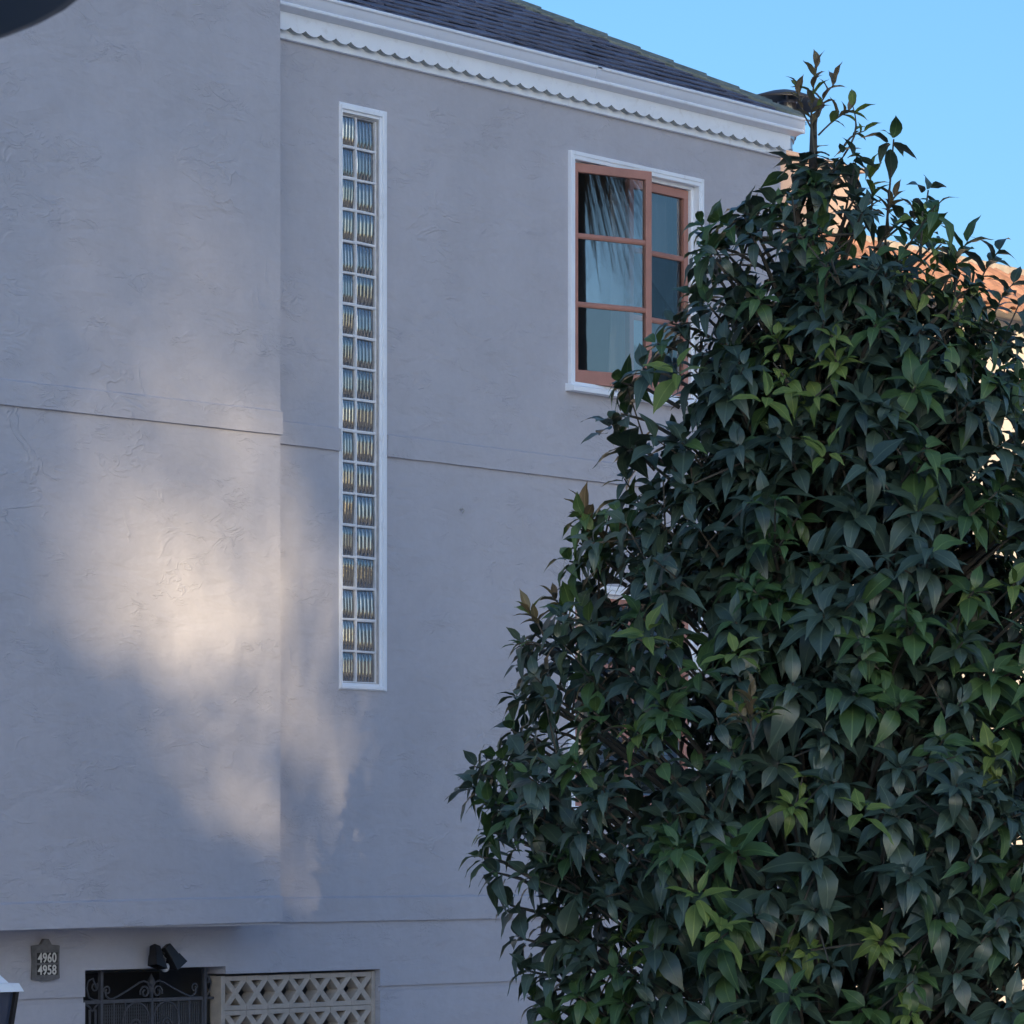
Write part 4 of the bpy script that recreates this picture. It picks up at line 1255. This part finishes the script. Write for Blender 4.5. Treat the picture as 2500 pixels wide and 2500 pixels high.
# left outline, from top to bottom
for (u, v, k, mat) in ((1815, 520, 8, 0), (1760, 545, 9, 1), (1735, 600, 8, 0), (1720, 660, 9, 0), (1690, 720, 8, 1), (1640, 790, 9, 0), (1600, 840, 9, 1), (1570, 900, 9, 0), (1520, 935, 10, 1), (1515, 1010, 9, 0), (1520, 1090, 9, 0),
                      (1420, 1262, 8, 1), (1450, 1300, 8, 1), (1390, 1370, 9, 1), (1300, 1660, 8, 0), (1260, 1700, 8, 0), (1330, 1780, 9, 1), (1215, 1850, 9, 1), (1175, 1890, 9, 0), (1150, 1920, 8, 0), (1190, 1960, 9, 1),
                      (1245, 1930, 9, 1), (1200, 2030, 9, 1), (1170, 2090, 8, 1), (1210, 2130, 9, 0), (1245, 2210, 9, 0), (1270, 2290, 9, 0), (1290, 2370, 9, 0), (1310, 2450, 9, 0)):
    whorl(local(u, v, rnd.uniform(-.2, .35)), Vector((-rv.x * 1.1 + rnd.gauss(0, .3), -rv.y * 1.1 + rnd.gauss(0, .3), .55)), k, rnd.uniform(.16, .21), mat, 1.15)
    TWIGS.append(([local(u + 140, v + 60), local(u + 60, v + 15), local(u, v)], [.012, .009, .005]))
sprig(local(1330, 1560), local(1288, 1490), 12, 0.111, 3, .02)
sprig(local(1330, 1580), local(1258, 1575), 7, .07, 1, .02)
sprig(local(1400, 1560), local(1348, 1455), 12, 0.117, 3, .02)
sprig(local(1460, 1480), local(1440, 1290), 12, .10, 1, .02, (5, 6, 7, 0))
sprig(local(1450, 1360), local(1430, 1248), 12, 0.143, 3, .02)
sprig(local(1470, 1390), local(1505, 1320), 11, 0.130, 3, .02)
# bronze and lime shoots on the face of the crown
sprig(local(1838, 1830, 1.95), local(1835, 1700, 2.0), 12, .11, 3, .02)
sprig(local(1838, 1810, 1.95), local(1790, 1720, 2.0), 8, .10, 3, .02)
sprig(local(1838, 1810, 1.95), local(1890, 1725, 2.0), 8, .10, 2, .02)
for (u, v, bk) in ((1705, 2185, 2.05), (1760, 2260, 2.1), (1795, 1590, 1.75), (2105, 1970, 2.1), (1655, 2060, 2.0), (1260, 1985, .6), (1580, 1540, 1.4), (2020, 1100, 1.2), (1930, 2420, 2.0), (1650, 900, .7), (1880, 960, 1.2)):
    whorl(local(u, v, bk), Vector((view.x + rnd.gauss(0, .2), view.y + rnd.gauss(0, .2), .8)), 6, .16, 2 if rnd.random() < .55 else 1, 1.2, shapes=(0, 3, 5))

# trunk and limbs
tp = [trunk_pt(z) for z in (0, .6, 1.4, 2.2, 3.2, 4.4, 5.6, 6.7)]
MB().tube(tp, [.17, .145, .125, .115, .095, .07, .045, .015], 12).build('trunk', 'bark', tree, smooth=True)
for k in range(20):
    z0 = 1.5 + 4.8 * k / 20
    phi = k * 2.399
    a = trunk_pt(z0); zz = min(ZT - .3, z0 + .75); e = crown_point(max(ZB + .05, zz), phi, .8)
    MB().tube([a, a.lerp(e, .35) + Vector((0, 0, .03)), a.lerp(e, .7) + Vector((0, 0, .06)), e], [.055 - .0015 * k, .038 - .001 * k, .022, .010], 7).build('limb', 'bark', tree, smooth=True)
tw = MB()
for pts_, rs_ in TWIGS: tw.tube(pts_, rs_, 4, False)
tw.build('twigs', 'twig', tree, kind='stuff')

# choose the 300 leaves that show largest; they become objects, the rest one mass
TW = Matrix.Translation((TX, TY, .11))
scored = []
fwd = fv
for i, (m4, sh, mat) in enumerate(LEAVES):
    c = TW @ (m4 @ Vector((0, .5, 0)))
    nrm = (m4.to_3x3() @ Vector((0, 0, 1))).normalized(); L = m4.to_3x3().col[1].length
    u, v, t = project(c)
    if not (0 < u < 2500 and 0 < v < 2500): continue
    lc = m4.translation
    front = (lc.x * view.x + lc.y * view.y) / max(.3, radius(lc.z))
    if front < .55 and not (u < 1500): continue
    scored.append((L * L * (.15 + abs(nrm.dot((CAM - c).normalized()))) * (.6 + .5 * front), i))
scored.sort(reverse=True)
chosen = set(i for _, i in scored[:300])
vs_all, fs_all, uv_all, tone, mid_ = [], [], [], [], []
for i, (m4, sh, mat) in enumerate(LEAVES):
    if i in chosen:
        o = link('leaf', obj_leaf_mesh(sh, mat), tree)
        o.matrix_local = m4
    else:
        vs, fs, vuv = SHAPES[sh]
        k = len(vs_all)
        vs_all += [tuple(m4 @ Vector(p)) for p in vs]
        tv = rnd.random()
        for f in fs:
            fs_all.append(tuple(q + k for q in f)); tone.append(tv); mid_.append(mat)
            uv_all += [vuv[q] for q in f]
me = bpy.data.meshes.new('foliage')
me.from_pydata(vs_all, [], fs_all)
for k in MATS: me.materials.append(M[k])
me.polygons.foreach_set('material_index', mid_)
at = me.attributes.new('tone', 'FLOAT', 'FACE'); at.data.foreach_set('value', tone)
uvl = me.uv_layers.new(name='leaf')
uvl.data.foreach_set('uv', [c for uvp in uv_all for c in uvp])
me.shade_smooth(); me.update()
link('foliage', me, tree, kind='stuff')
print('leaves', len(LEAVES), 'centres', len(centres), outer, 'shingles', cnt, 'tris', len(fs_all) * 2)
